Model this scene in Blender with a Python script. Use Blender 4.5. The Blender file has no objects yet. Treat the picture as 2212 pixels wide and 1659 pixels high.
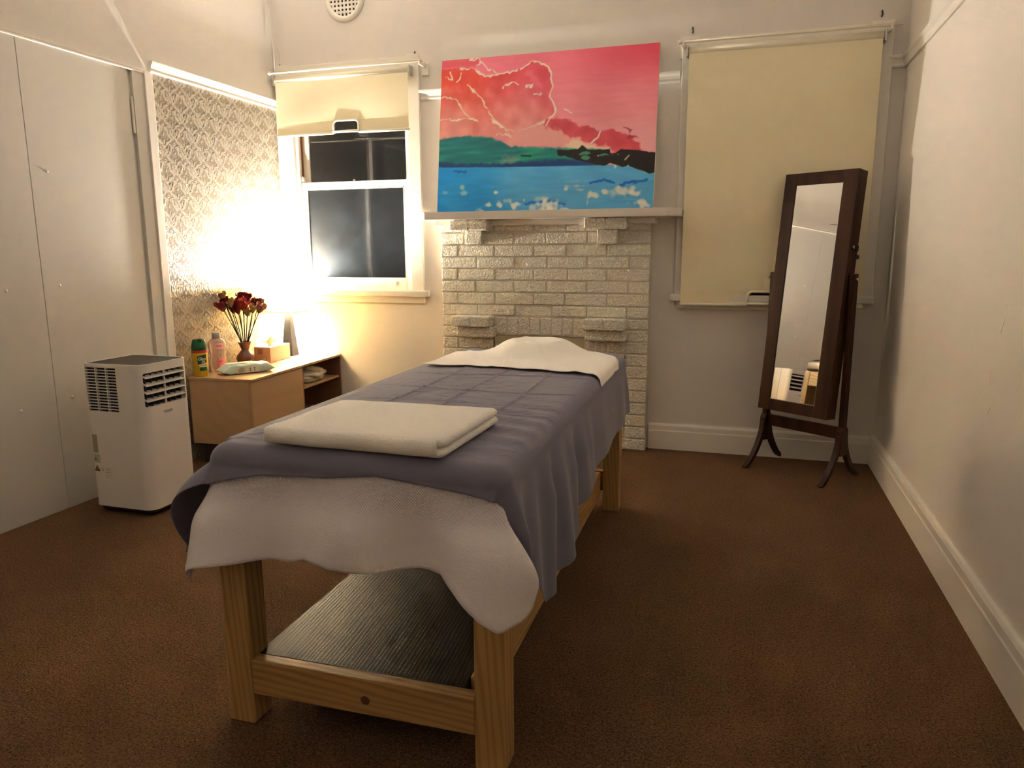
import bpy, bmesh, math, random
import numpy as np
from mathutils import Vector, Matrix, noise as mnoise
random.seed(7); np.random.seed(7)
R = math.radians
scene = bpy.context.scene
COL = scene.collection

# ------------------------------------------------------------------ camera
cam_d = bpy.data.cameras.new('camera'); cam = bpy.data.objects.new('camera', cam_d); COL.objects.link(cam)
cam_d.sensor_fit = 'HORIZONTAL'; cam_d.sensor_width = 36.0; cam_d.lens = 36.0 * 1585.76 / 2212.0
cam_d.clip_start = 0.02; cam_d.clip_end = 100
pan, tilt, roll = 0.3002, 0.1795, -0.0039
fw = Vector((-math.sin(pan) * math.cos(tilt), math.cos(pan) * math.cos(tilt), -math.sin(tilt)))
r0 = Vector((math.cos(pan), math.sin(pan), 0)); u0 = r0.cross(fw)
rr = r0 * math.cos(roll) + u0 * math.sin(roll); uu = -r0 * math.sin(roll) + u0 * math.cos(roll)
M = Matrix((( rr.x, uu.x, -fw.x, -0.7633), (rr.y, uu.y, -fw.y, -4.4541), (rr.z, uu.z, -fw.z, 1.2), (0, 0, 0, 1)))
cam.matrix_world = M
scene.camera = cam

# ------------------------------------------------------------------ world (night outside the window) and exposure
w = bpy.data.worlds.new('night_sky'); scene.world = w; w.use_nodes = True
w.node_tree.nodes['Background'].inputs[0].default_value = (0.5, 0.5, 0.55, 1)
w.node_tree.nodes['Background'].inputs[1].default_value = 0.0015
scene.view_settings.view_transform = 'Standard'; scene.view_settings.look = 'None'
scene.view_settings.gamma = 1.0; scene.view_settings.use_curve_mapping = False
scene.view_settings.exposure = 3.9
scene.cycles.max_bounces = 8; scene.cycles.diffuse_bounces = 6; scene.cycles.glossy_bounces = 4
scene.cycles.transmission_bounces = 6; scene.cycles.transparent_max_bounces = 8
scene.cycles.sample_clamp_indirect = 6.0
scene.cycles.use_adaptive_sampling = True; scene.cycles.adaptive_threshold = 0.06
BULB_STRENGTH = 1150.0          # the table lamp's bulb, the only lamp in the room
BULB_COLOR = (1.0, 0.93, 0.83, 1)

# ------------------------------------------------------------------ helpers
def lin(c):
    c = c / 255.0
    return c / 12.92 if c <= 0.04045 else ((c + 0.055) / 1.055) ** 2.4
def S(r, g, b): return (lin(r), lin(g), lin(b), 1.0)

MATS = {}
def mat(name, color, rough=0.6, metal=0.0, bump=None, vary=None, spec=0.5, sheen=0.0, coat=0.0, trans=0.0, alpha=1.0, stretch=None):
    """bump=(scale,strength,detail) noise relief; vary=(scale,amount) tone variation of the thing's own colour"""
    m = bpy.data.materials.new(name); m.use_nodes = True; nt = m.node_tree
    b = nt.nodes['Principled BSDF']
    b.inputs['Base Color'].default_value = color; b.inputs['Roughness'].default_value = rough
    b.inputs['Metallic'].default_value = metal; b.inputs['Specular IOR Level'].default_value = spec
    b.inputs['Sheen Weight'].default_value = sheen; b.inputs['Coat Weight'].default_value = coat
    b.inputs['Transmission Weight'].default_value = trans; b.inputs['Alpha'].default_value = alpha
    tc = nt.nodes.new('ShaderNodeTexCoord'); vec = tc.outputs['Object']
    if stretch:
        mp = nt.nodes.new('ShaderNodeMapping'); mp.inputs['Scale'].default_value = stretch
        nt.links.new(vec, mp.inputs['Vector']); vec = mp.outputs['Vector']
    if vary:
        n = nt.nodes.new('ShaderNodeTexNoise'); n.inputs['Scale'].default_value = vary[0]; n.inputs['Detail'].default_value = 4
        nt.links.new(vec, n.inputs['Vector'])
        mr = nt.nodes.new('ShaderNodeMapRange'); mr.inputs['From Min'].default_value = 0.3; mr.inputs['From Max'].default_value = 0.7
        mr.inputs['To Min'].default_value = 1 - vary[1]; mr.inputs['To Max'].default_value = 1 + vary[1]
        nt.links.new(n.outputs['Fac'], mr.inputs['Value'])
        hv = nt.nodes.new('ShaderNodeHueSaturation'); hv.inputs['Color'].default_value = color
        nt.links.new(mr.outputs['Result'], hv.inputs['Value']); nt.links.new(hv.outputs['Color'], b.inputs['Base Color'])
    if bump:
        n2 = nt.nodes.new('ShaderNodeTexNoise'); n2.inputs['Scale'].default_value = bump[0]
        n2.inputs['Detail'].default_value = bump[2] if len(bump) > 2 else 3
        nt.links.new(vec, n2.inputs['Vector'])
        bp = nt.nodes.new('ShaderNodeBump'); bp.inputs['Strength'].default_value = bump[1]; bp.inputs['Distance'].default_value = 0.004
        nt.links.new(n2.outputs['Fac'], bp.inputs['Height']); nt.links.new(bp.outputs['Normal'], b.inputs['Normal'])
    MATS[name] = m
    return m

def wood(name, dark, light, axis, rough=0.5, ring=28.0, knots=True):
    """long grain along axis with a few knots"""
    m = bpy.data.materials.new(name); m.use_nodes = True; nt = m.node_tree; b = nt.nodes['Principled BSDF']
    b.inputs['Roughness'].default_value = rough
    tc = nt.nodes.new('ShaderNodeTexCoord'); mp = nt.nodes.new('ShaderNodeMapping')
    sc = [1, 1, 1]; sc[axis] = 0.07; mp.inputs['Scale'].default_value = sc
    nt.links.new(tc.outputs['Object'], mp.inputs['Vector'])
    n = nt.nodes.new('ShaderNodeTexNoise'); n.inputs['Scale'].default_value = 9; n.inputs['Detail'].default_value = 3
    nt.links.new(mp.outputs['Vector'], n.inputs['Vector'])
    wv = nt.nodes.new('ShaderNodeTexWave'); wv.wave_type = 'BANDS'; wv.bands_direction = 'DIAGONAL'
    wv.inputs['Scale'].default_value = ring; wv.inputs['Distortion'].default_value = 5; wv.inputs['Detail'].default_value = 2
    nt.links.new(mp.outputs['Vector'], wv.inputs['Vector'])
    mx = nt.nodes.new('ShaderNodeMath'); mx.operation = 'MULTIPLY_ADD'; mx.inputs[1].default_value = 0.45
    nt.links.new(wv.outputs['Fac'], mx.inputs[0])
    hf = nt.nodes.new('ShaderNodeMath'); hf.operation = 'MULTIPLY'; hf.inputs[1].default_value = 0.55
    nt.links.new(n.outputs['Fac'], hf.inputs[0]); nt.links.new(hf.outputs[0], mx.inputs[2])
    cr = nt.nodes.new('ShaderNodeValToRGB'); cr.color_ramp.elements[0].color = dark; cr.color_ramp.elements[1].color = light
    cr.color_ramp.elements[0].position = 0.1; cr.color_ramp.elements[1].position = 0.62
    nt.links.new(mx.outputs[0], cr.inputs['Fac'])
    out = cr.outputs['Color']
    if knots:
        v = nt.nodes.new('ShaderNodeTexVoronoi'); v.inputs['Scale'].default_value = 6.0
        mp2 = nt.nodes.new('ShaderNodeMapping'); s2 = [1, 1, 1]; s2[axis] = 0.45; mp2.inputs['Scale'].default_value = s2
        nt.links.new(tc.outputs['Object'], mp2.inputs['Vector']); nt.links.new(mp2.outputs['Vector'], v.inputs['Vector'])
        kr = nt.nodes.new('ShaderNodeValToRGB'); kr.color_ramp.elements[0].color = (0.13, 0.055, 0.02, 1); kr.color_ramp.elements[1].color = (1, 1, 1, 1)
        kr.color_ramp.elements[0].position = 0.05; kr.color_ramp.elements[1].position = 0.11
        nt.links.new(v.outputs['Distance'], kr.inputs['Fac'])
        mm = nt.nodes.new('ShaderNodeMix'); mm.data_type = 'RGBA'; mm.blend_type = 'MULTIPLY'; mm.inputs[0].default_value = 1.0
        nt.links.new(out, mm.inputs[6]); nt.links.new(kr.outputs['Color'], mm.inputs[7]); out = mm.outputs[2]
    nt.links.new(out, b.inputs['Base Color'])
    bp = nt.nodes.new('ShaderNodeBump'); bp.inputs['Strength'].default_value = 0.12; bp.inputs['Distance'].default_value = 0.002
    nt.links.new(wv.outputs['Fac'], bp.inputs['Height']); nt.links.new(bp.outputs['Normal'], b.inputs['Normal'])
    return m

def obj(name, bm, m, parent=None, loc=(0, 0, 0), rot=(0, 0, 0), smooth=False):
    me = bpy.data.meshes.new(name)
    if isinstance(bm, bmesh.types.BMesh):
        bmesh.ops.recalc_face_normals(bm, faces=bm.faces); bm.to_mesh(me); bm.free()
    else:
        v, f = bm; me.from_pydata([tuple(p) for p in v], [], f); me.update()
    if smooth:
        for p in me.polygons: p.use_smooth = True
    o = bpy.data.objects.new(name, me); COL.objects.link(o)
    if isinstance(m, (list, tuple)):
        for k in m: me.materials.append(k)
    elif m: me.materials.append(m)
    o.location = loc; o.rotation_euler = rot
    if parent: o.parent = parent
    return o
def tag(o, label, cat, group=None):
    o['label'] = label; o['category'] = cat
    if group: o['group'] = group
    return o
def thing(name, label, cat, loc=(0, 0, 0), rotz=0.0, group=None):
    o = bpy.data.objects.new(name, None); COL.objects.link(o); o.empty_display_size = 0.05
    o.location = loc; o.rotation_euler = (0, 0, rotz)
    return tag(o, label, cat, group)
def struct(name, bm, m, label=None, **k):
    o = obj(name, bm, m, **k); o['kind'] = 'structure'
    if label: o['label'] = label
    return o
def box(lo, hi, bev=0.0, seg=2, bm=None):
    new = bmesh.new()
    bmesh.ops.create_cube(new, size=1.0)
    for v in new.verts:
        v.co = Vector(((lo[i] + hi[i]) / 2 + v.co[i] * (hi[i] - lo[i]) for i in range(3)))
    if bev > 0: bmesh.ops.bevel(new, geom=list(new.edges), offset=bev, segments=seg, affect='EDGES', profile=0.5)
    if bm is None: return new
    merge(bm, new); return bm
def merge(dst, src):
    vm = [dst.verts.new(v.co) for v in src.verts]; src.verts.index_update()
    for f in src.faces:
        nf = dst.faces.new([vm[v.index] for v in f.verts]); nf.material_index = f.material_index; nf.smooth = f.smooth
    src.free()
def prism(pts, axis, lo, hi, bm=None):
    """extrude polygon pts (2-D, in the two other axes in order) along axis"""
    b = bmesh.new() if bm is None else bm
    def P(p, h):
        c = [0, 0, 0]; k = [i for i in range(3) if i != axis]; c[k[0]] = p[0]; c[k[1]] = p[1]; c[axis] = h; return c
    A = [b.verts.new(P(p, lo)) for p in pts]; B = [b.verts.new(P(p, hi)) for p in pts]
    n = len(pts)
    b.faces.new(A); b.faces.new(B[::-1])
    for i in range(n): b.faces.new([A[i], B[i], B[(i + 1) % n], A[(i + 1) % n]])
    return b
def lathe(prof, seg=32, bm=None, sx=1.0, sy=1.0, cx=0, cy=0, cap=True):
    b = bmesh.new() if bm is None else bm
    rings = []
    for r, z in prof:
        rings.append([b.verts.new((cx + sx * r * math.cos(2 * math.pi * k / seg), cy + sy * r * math.sin(2 * math.pi * k / seg), z)) for k in range(seg)])
    for a, c in zip(rings, rings[1:]):
        for k in range(seg): b.faces.new([a[k], a[(k + 1) % seg], c[(k + 1) % seg], c[k]])
    if cap:
        if prof[0][0] > 1e-5: b.faces.new(rings[0][::-1])
        if prof[-1][0] > 1e-5: b.faces.new(rings[-1])
    return b
def tube(path, rad, seg=10, bm=None, cap=True):
    b = bmesh.new() if bm is None else bm
    P = [Vector(p) for p in path]; n = len(P)
    rads = rad if isinstance(rad, (list, tuple)) else [rad] * n
    t0 = (P[1] - P[0]).normalized(); ref = Vector((0, 0, 1)) if abs(t0.z) < 0.9 else Vector((1, 0, 0))
    nrm = t0.cross(ref).normalized(); rings = []
    for i in range(n):
        t = (P[min(i + 1, n - 1)] - P[max(i - 1, 0)]).normalized()
        nrm = (nrm - t * nrm.dot(t)).normalized(); bi = t.cross(nrm)
        rings.append([b.verts.new(P[i] + (nrm * math.cos(2 * math.pi * k / seg) + bi * math.sin(2 * math.pi * k / seg)) * rads[i]) for k in range(seg)])
    for a, c in zip(rings, rings[1:]):
        for k in range(seg): b.faces.new([a[k], a[(k + 1) % seg], c[(k + 1) % seg], c[k]])
    if cap: b.faces.new(rings[0][::-1]); b.faces.new(rings[-1])
    return b
def grid(P):
    """P: array (n,m,3) -> verts, faces"""
    n, m, _ = P.shape
    v = P.reshape(-1, 3).tolist(); f = []
    for i in range(n - 1):
        for j in range(m - 1):
            a = i * m + j; f.append((a, a + 1, a + m + 1, a + m))
    return v, f
def cut(o, cutters):
    """subtract a list of bmeshes from o, baked into its mesh"""
    tmp = []
    for c in cutters:
        me = bpy.data.meshes.new('cut'); bmesh.ops.recalc_face_normals(c, faces=c.faces); c.to_mesh(me); c.free()
        k = bpy.data.objects.new('cut', me); COL.objects.link(k); k.matrix_world = o.matrix_world.copy(); k.location = o.location; k.parent = o.parent; tmp.append(k)
        md = o.modifiers.new('cut', 'BOOLEAN'); md.operation = 'DIFFERENCE'; md.solver = 'EXACT'; md.object = k
    bpy.context.view_layer.update()
    dg = bpy.context.evaluated_depsgraph_get(); me2 = bpy.data.meshes.new_from_object(o.evaluated_get(dg))
    o.modifiers.clear(); o.data = me2
    for k in tmp: bpy.data.objects.remove(k)
    return o
def text_mesh(s, size, shear=0.0, align='CENTER'):
    cu = bpy.data.curves.new('t', 'FONT'); cu.body = s; cu.size = size; cu.shear = shear; cu.align_x = align; cu.resolution_u = 3; cu.offset = size * 0.012
    o = bpy.data.objects.new('t', cu); COL.objects.link(o); bpy.context.view_layer.update()
    dg = bpy.context.evaluated_depsgraph_get(); me = bpy.data.meshes.new_from_object(o.evaluated_get(dg))
    v = [tuple(q.co) for q in me.vertices]; f = [tuple(p.vertices) for p in me.polygons]
    bpy.data.objects.remove(o); bpy.data.curves.remove(cu); bpy.data.meshes.remove(me)
    return v, f
def mapped(vf, fn):
    return [fn(*p) for p in vf[0]], vf[1]
def solidify(o, t, off=0.0):
    md = o.modifiers.new('thickness', 'SOLIDIFY'); md.thickness = t; md.offset = off
    return o
def vnoise(x, y, s, seed=0.0):
    out = np.empty(x.shape)
    fx, fy, fo = x.ravel(), y.ravel(), out.ravel()
    for i in range(fx.size): fo[i] = mnoise.noise((fx[i] * s + seed, fy[i] * s - seed * 1.7, seed * 0.37))
    return out
def sstep(a, b, x):
    t = np.clip((x - a) / (b - a), 0, 1); return t * t * (3 - 2 * t)

# ------------------------------------------------------------------ materials
wall_m = mat('wall_paint', S(222, 216, 208), 0.55, bump=(60, 0.12, 4), vary=(1.2, 0.02))
ceil_m = mat('ceiling_paint', S(222, 217, 210), 0.7, bump=(60, 0.1, 4))
panel_m = mat('panel_paint', S(214, 209, 200), 0.5, bump=(40, 0.05), vary=(1.5, 0.015))
trim_m = mat('gloss_trim_paint', S(232, 226, 215), 0.35, bump=(25, 0.05))
brick_m = mat('painted_brick', S(240, 233, 216), 0.5)
def combed(m):
    nt = m.node_tree; b = nt.nodes['Principled BSDF']
    tc = nt.nodes.new('ShaderNodeTexCoord'); mp = nt.nodes.new('ShaderNodeMapping'); mp.inputs['Scale'].default_value = (1, 1, 0.9)
    mp.inputs['Rotation'].default_value = (0, 0.5, 0)
    n = nt.nodes.new('ShaderNodeTexNoise'); n.inputs['Scale'].default_value = 72; n.inputs['Detail'].default_value = 1.5; n.inputs['Distortion'].default_value = 1.2
    nt.links.new(tc.outputs['Object'], mp.inputs['Vector']); nt.links.new(mp.outputs['Vector'], n.inputs['Vector'])
    ab = nt.nodes.new('ShaderNodeMapRange'); ab.inputs['From Min'].default_value = 0.36; ab.inputs['From Max'].default_value = 0.62
    nt.links.new(n.outputs['Fac'], ab.inputs['Value'])
    bp = nt.nodes.new('ShaderNodeBump'); bp.inputs['Strength'].default_value = 1.0; bp.inputs['Distance'].default_value = 0.0052
    nt.links.new(ab.outputs['Result'], bp.inputs['Height']); nt.links.new(bp.outputs['Normal'], b.inputs['Normal'])
combed(brick_m)
mortar_m = mat('painted_mortar', S(214, 206, 190), 0.6, bump=(90, 0.3))
blind_m = mat('blind_fabric', S(238, 227, 192), 0.5, bump=(500, 0.06))
blind_w = mat('blind_plastic', S(236, 228, 206), 0.3)
steel_m = mat('steel', (0.55, 0.53, 0.5, 1), 0.3, 1.0)
dark_m = mat('black_metal', (0.02, 0.018, 0.016, 1), 0.5)
brown_m = mat('red_brown_track', S(120, 68, 42), 0.6)
night_m = mat('dark_void', (0.006, 0.006, 0.007, 1), 0.9)
white_pl = mat('white_plastic', S(240, 235, 228), 0.32)
white_pl2 = mat('white_plastic_matt', S(226, 220, 212), 0.5)
black_pl = mat('black_plastic', (0.018, 0.016, 0.015, 1), 0.45)
brown_pl = mat('smoked_top', (0.028, 0.02, 0.015, 1), 0.5, spec=0.25)
walnut = wood('dark_walnut', (0.020, 0.0060, 0.0025, 1), (0.050, 0.017, 0.0065, 1), 2, 0.38, 6, False)
walnut.node_tree.nodes['Principled BSDF'].inputs['Specular IOR Level'].default_value = 0.22
pine = [wood('pine_' + 'xyz'[a], (0.30, 0.155, 0.045, 1), (0.50, 0.30, 0.11, 1), a, 0.5, 30, True) for a in range(3)]
pine_k = [wood('pine_clear_' + 'xyz'[a], (0.27, 0.135, 0.038, 1), (0.48, 0.285, 0.10, 1), a, 0.5, 34, False) for a in range(3)]
oak = wood('pale_laminate', (0.44, 0.275, 0.135, 1), (0.475, 0.305, 0.155, 1), 1, 0.42, 5, False)
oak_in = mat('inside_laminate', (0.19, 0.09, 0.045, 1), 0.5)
shelf_m = wood('dark_wood_grain_board', (0.009, 0.005, 0.003, 1), (0.022, 0.013, 0.008, 1), 1, 0.40, 60, False)
shelf_m.node_tree.nodes['Principled BSDF'].inputs['Specular IOR Level'].default_value = 0.12
vinyl_m = mat('black_vinyl', (0.012, 0.012, 0.014, 1), 0.4)
sheet_m = mat('slate_cotton', S(112, 109, 128), 0.75, bump=(260, 0.10), sheen=0.25)
towel_m = mat('white_terry', S(252, 248, 240), 0.95, bump=(260, 1.0, 2), sheen=0.35)
linen_m = mat('white_cotton', S(250, 246, 238), 0.85, bump=(200, 0.10), sheen=0.2)

# carpet: short cut pile
carpet = mat('carpet', S(107, 80, 56), 0.95, spec=0.05)
nt = carpet.node_tree; b = nt.nodes['Principled BSDF']; tc = nt.nodes.new('ShaderNodeTexCoord')
n1 = nt.nodes.new('ShaderNodeTexNoise'); n1.inputs['Scale'].default_value = 170; n1.inputs['Detail'].default_value = 2; n1.inputs['Distortion'].default_value = 0.6
n2 = nt.nodes.new('ShaderNodeTexNoise'); n2.inputs['Scale'].default_value = 2.3; n2.inputs['Detail'].default_value = 3
nt.links.new(tc.outputs['Object'], n1.inputs['Vector']); nt.links.new(tc.outputs['Object'], n2.inputs['Vector'])
ra = nt.nodes.new('ShaderNodeMapRange'); ra.inputs['From Min'].default_value = 0.3; ra.inputs['From Max'].default_value = 0.7; ra.inputs['To Min'].default_value = 0.5; ra.inputs['To Max'].default_value = 1.45
rb = nt.nodes.new('ShaderNodeMapRange'); rb.inputs['From Min'].default_value = 0.3; rb.inputs['From Max'].default_value = 0.7; rb.inputs['To Min'].default_value = 0.86; rb.inputs['To Max'].default_value = 1.12
mu = nt.nodes.new('ShaderNodeMath'); mu.operation = 'MULTIPLY'
nt.links.new(n1.outputs['Fac'], ra.inputs['Value']); nt.links.new(n2.outputs['Fac'], rb.inputs['Value'])
nt.links.new(ra.outputs[0], mu.inputs[0]); nt.links.new(rb.outputs[0], mu.inputs[1])
hv = nt.nodes.new('ShaderNodeHueSaturation'); hv.inputs['Color'].default_value = S(107, 80, 56)
nt.links.new(mu.outputs[0], hv.inputs['Value']); nt.links.new(hv.outputs[0], b.inputs['Base Color'])
bp = nt.nodes.new('ShaderNodeBump'); bp.inputs['Strength'].default_value = 0.9; bp.inputs['Distance'].default_value = 0.008
nt.links.new(n1.outputs['Fac'], bp.inputs['Height']); nt.links.new(bp.outputs['Normal'], b.inputs['Normal'])

# clear and dusty window glass
def glass_mat(name, dirt_col, dirt, rough):
    m = bpy.data.materials.new(name); m.use_nodes = True; nt = m.node_tree; nt.nodes.clear()
    o = nt.nodes.new('ShaderNodeOutputMaterial'); tr = nt.nodes.new('ShaderNodeBsdfTransparent'); gl = nt.nodes.new('ShaderNodeBsdfGlossy')
    gl.inputs['Roughness'].default_value = rough; df = nt.nodes.new('ShaderNodeBsdfDiffuse'); df.inputs['Color'].default_value = dirt_col
    fr = nt.nodes.new('ShaderNodeFresnel'); fr.inputs['IOR'].default_value = 1.45
    a = nt.nodes.new('ShaderNodeMixShader'); b2 = nt.nodes.new('ShaderNodeMixShader')
    tc = nt.nodes.new('ShaderNodeTexCoord'); n = nt.nodes.new('ShaderNodeTexNoise'); n.inputs['Scale'].default_value = 6; n.inputs['Detail'].default_value = 8; n.inputs['Roughness'].default_value = 0.7
    nt.links.new(tc.outputs['Object'], n.inputs['Vector'])
    mr = nt.nodes.new('ShaderNodeMapRange'); mr.inputs['From Min'].default_value = 0.3; mr.inputs['From Max'].default_value = 0.75
    mr.inputs['To Min'].default_value = dirt * 0.45; mr.inputs['To Max'].default_value = dirt * 1.5
    nt.links.new(n.outputs['Fac'], mr.inputs['Value'])
    sp = nt.nodes.new('ShaderNodeTexVoronoi'); sp.inputs['Scale'].default_value = 26
    nt.links.new(tc.outputs['Object'], sp.inputs['Vector'])
    sr = nt.nodes.new('ShaderNodeMapRange'); sr.inputs['From Min'].default_value = 0.03; sr.inputs['From Max'].default_value = 0.06
    sr.inputs['To Min'].default_value = min(1.0, dirt * 2.5); sr.inputs['To Max'].default_value = 0.0
    nt.links.new(sp.outputs['Distance'], sr.inputs['Value'])
    ad = nt.nodes.new('ShaderNodeMath'); ad.operation = 'ADD'; ad.use_clamp = True
    nt.links.new(mr.outputs[0], ad.inputs[0]); nt.links.new(sr.outputs[0], ad.inputs[1])
    nt.links.new(fr.outputs[0], a.inputs[0]); nt.links.new(tr.outputs[0], a.inputs[1]); nt.links.new(gl.outputs[0], a.inputs[2])
    nt.links.new(ad.outputs[0], b2.inputs[0]); nt.links.new(a.outputs[0], b2.inputs[1]); nt.links.new(df.outputs[0], b2.inputs[2])
    nt.links.new(b2.outputs[0], o.inputs['Surface'])
    return m
glass_clear = glass_mat('window_glass', S(150, 150, 150), 0.012, 0.02)
glass_dusty = glass_mat('dusty_window_glass', S(120, 132, 140), 0.05, 0.05)

# ------------------------------------------------------------------ room shell
XL, XR, YF, ZC = -3.785, 0.0, -5.1, 2.98
RAIL0, RAIL1 = 2.128, 2.187
struct('floor', box((XL - .1, YF - .1, -.06), (XR + .1, .12, 0)), carpet, 'brown cut pile carpet')
struct('ceiling', box((XL - .1, YF - .1, ZC), (XR + .1, .12, ZC + .05)), ceil_m)
W1 = (-3.65, -2.82, 0.93, 2.30); W2 = (-1.05, -0.18, 0.93, 2.26)
wb = bmesh.new()
def wbox(x0, x1, z0, z1): box((x0, 0, z0), (x1, .12, z1), bm=wb)
wbox(XL - .1, W1[0], 0, ZC); wbox(W1[1], W2[0], 0, ZC); wbox(W2[1], XR + .1, 0, ZC)
for W_ in (W1, W2): wbox(W_[0], W_[1], 0, W_[2]); wbox(W_[0], W_[1], W_[3], ZC)
wall_back = struct('wall_back', wb, wall_m, 'cream painted rear wall with fireplace and windows')
struct('wall_right', box((XR, YF - .1, 0), (XR + .1, 0, ZC)), wall_m, 'bare cream painted right wall')
struct('wall_front', box((XL - .1, YF - .1, 0), (XR + .1, YF, ZC)), wall_m)
wall_left = struct('wall_left', box((XL - .1, YF, 0), (XL, 0, ZC)), wall_m, 'left wall, part boarded over, part papered')

# plaster ridges in the rear left corner above the blind
for (x, z0, z1, rad) in ((-3.776, 2.36, 2.62, .006), (-3.735, 2.40, 2.60, .004)):
    obj('plaster_ridge', tube([(x, 0, z0), (x + .002, -.002, (z0 + z1) / 2), (x - .012, 0, z1)], [rad * .3, rad, rad * .3], 8), wall_m, wall_back, smooth=True)
# crack in plaster, top of left wall
obj('plaster_crack', prism([(-2.035, 2.205), (-1.96, 2.200), (-1.925, 2.19), (-1.955, 2.203), (-2.0, 2.208)], 0, XL, XL + .0015), dark_m, wall_left)
# scuffs in the paint of the right wall
wr = bpy.data.objects['wall_right']
for (y, z, l, a) in ((-1.92, 1.02, .035, 1.2), (-1.90, .97, .05, 2.0), (-1.84, .80, .05, 1.3), (-1.87, .74, .035, .4), (-1.86, .70, .04, 2.4)):
    obj('paint_scuff', box((-.0012, -l / 2, -.0022), (0, l / 2, .0022)), trim_m, wr, loc=(0, y, z), rot=(a, 0, 0))

# left wall: boarded opening (two sheets, screws), jamb and wallpaper
def sheet_panel(y0, y1): return obj('panel_sheet', box((XL, y0, 0.0), (XL + .012, y1, 2.108), .0015, 1), panel_m, wall_left)
sheet_panel(-1.885, -1.278); sheet_panel(YF, -1.8868)
for (y, z) in ((-1.80, 1.56), (-1.80, 1.05), (-1.80, .525), (-2.066, 1.04), (-2.066, .512), (-2.066, 1.55), (-1.40, 1.55), (-1.405, 1.0)):
    small = y > -1.5
    s_ = lathe([(.0, .0035), (.004, .003), (.0065, .0012), (.007, 0)] if not small else [(0, .001), (.003, .0006), (.0032, 0)], 12)
    obj('screw_head', s_, trim_m if not small else mortar_m, wall_left, loc=(XL + .012, y, z), rot=(0, R(90), 0), smooth=True)
obj('jamb_board', box((XL, -1.255, 0), (XL + .020, -1.18, 2.12), .002), panel_m, wall_left)
obj('jamb_edge', box((XL, -1.18, 0), (XL + .030, -1.125, 2.12), .003), trim_m, wall_left)
for z0, z1, d in ((2.108, 2.117, .024), (2.120, 2.130, .017)):
    obj('head_strip', box((XL, YF, z0), (XL + d, -1.13, z1), .0015, 1), trim_m, wall_left)
obj('hinge_plate', box((XL + .012, -1.272, 1.80), (XL + .018, -1.258, 1.98), .001, 1), panel_m, wall_left)

# damask wallpaper: pattern as a property of the paper's surface
ny, nz = 300, 560
yy = np.linspace(-1.125, -0.0, ny)[:, None] * np.ones((1, nz)); zz = np.ones((ny, 1)) * np.linspace(0.0, 2.128, nz)[None, :]
cw, chh = 0.150, 0.190
def damask(y, z):
    out = np.zeros(y.shape)
    for k in (0, 1):
        ly = np.mod(y + k * cw / 2, cw) - cw / 2; lz = np.mod(z + k * chh / 2, chh) - chh / 2
        ay = np.abs(ly)
        def ell(cy, cz, a, b_, th, rim=0.0):
            c, s = math.cos(th), math.sin(th); dy, dz = ay - cy, lz - cz
            q = np.sqrt(((dy * c + dz * s) / a) ** 2 + ((-dy * s + dz * c) / b_) ** 2)
            e = 1 - sstep(.85, 1.1, q)
            if rim: e = e * (1 - .8 * (1 - sstep(rim - .12, rim + .05, q)))
            return e
        for prm in ((0, .030, .010, .030, 0, .55), (.020, .035, .007, .024, -.5, .5), (.034, .018, .006, .024, -.9, 0), (.028, -.008, .007, .022, .9, .5),
                    (.014, .066, .005, .018, -.35, 0), (0, .078, .006, .014, 0, 0), (.044, .044, .005, .016, -.3, 0), (.020, -.034, .005, .020, -1.2, 0),
                    (0, -.022, .010, .010, 0, .5), (.026, -.055, .005, .022, .45, 0), (.010, -.050, .004, .014, .2, 0), (0, -.074, .007, .010, 0, .4),
                    (.048, -.022, .005, .014, .2, 0), (.052, .000, .004, .004, 0, 0), (.040, -.072, .004, .010, -.6, 0), (.013, .008, .004, .012, .4, 0)):
            out = np.maximum(out, ell(*prm))
    return out
pat = damask(yy, zz)
P = np.stack([np.full(yy.shape, XL + .0015) + pat * .0009, yy, zz], -1)
v_, f_ = grid(P)
paper = mat('damask_paper', S(196, 182, 156), 0.5)
wp = obj('wallpaper', (v_, f_), paper, wall_left, smooth=True)
at = wp.data.attributes.new('pattern', 'FLOAT', 'POINT'); at.data.foreach_set('value', pat.ravel().astype(np.float32))
nt = paper.node_tree; b = nt.nodes['Principled BSDF']; an = nt.nodes.new('ShaderNodeAttribute'); an.attribute_name = 'pattern'
mx = nt.nodes.new('ShaderNodeMix'); mx.data_type = 'RGBA'; mx.inputs[6].default_value = S(142, 129, 111); mx.inputs[7].default_value = S(200, 190, 174)
nt.links.new(an.outputs['Fac'], mx.inputs[0]); nt.links.new(mx.outputs[2], b.inputs['Base Color'])
rg = nt.nodes.new('ShaderNodeMapRange'); rg.inputs['To Min'].default_value = 0.42; rg.inputs['To Max'].default_value = 0.26
nt.links.new(an.outputs['Fac'], rg.inputs['Value']); nt.links.new(rg.outputs[0], b.inputs['Roughness'])
mt = nt.nodes.new('ShaderNodeMapRange'); mt.inputs['To Min'].default_value = 0.0; mt.inputs['To Max'].default_value = 0.3
nt.links.new(an.outputs['Fac'], mt.inputs['Value']); nt.links.new(mt.outputs[0], b.inputs['Metallic'])
bpn = nt.nodes.new('ShaderNodeBump'); bpn.inputs['Strength'].default_value = 0.5; bpn.inputs['Distance'].default_value = 0.003
nn = nt.nodes.new('ShaderNodeTexNoise'); nn.inputs['Scale'].default_value = 220; tcn = nt.nodes.new('ShaderNodeTexCoord'); nt.links.new(tcn.outputs['Object'], nn.inputs['Vector'])
am = nt.nodes.new('ShaderNodeMath'); am.operation = 'MULTIPLY_ADD'; am.inputs[1].default_value = 0.12
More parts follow.
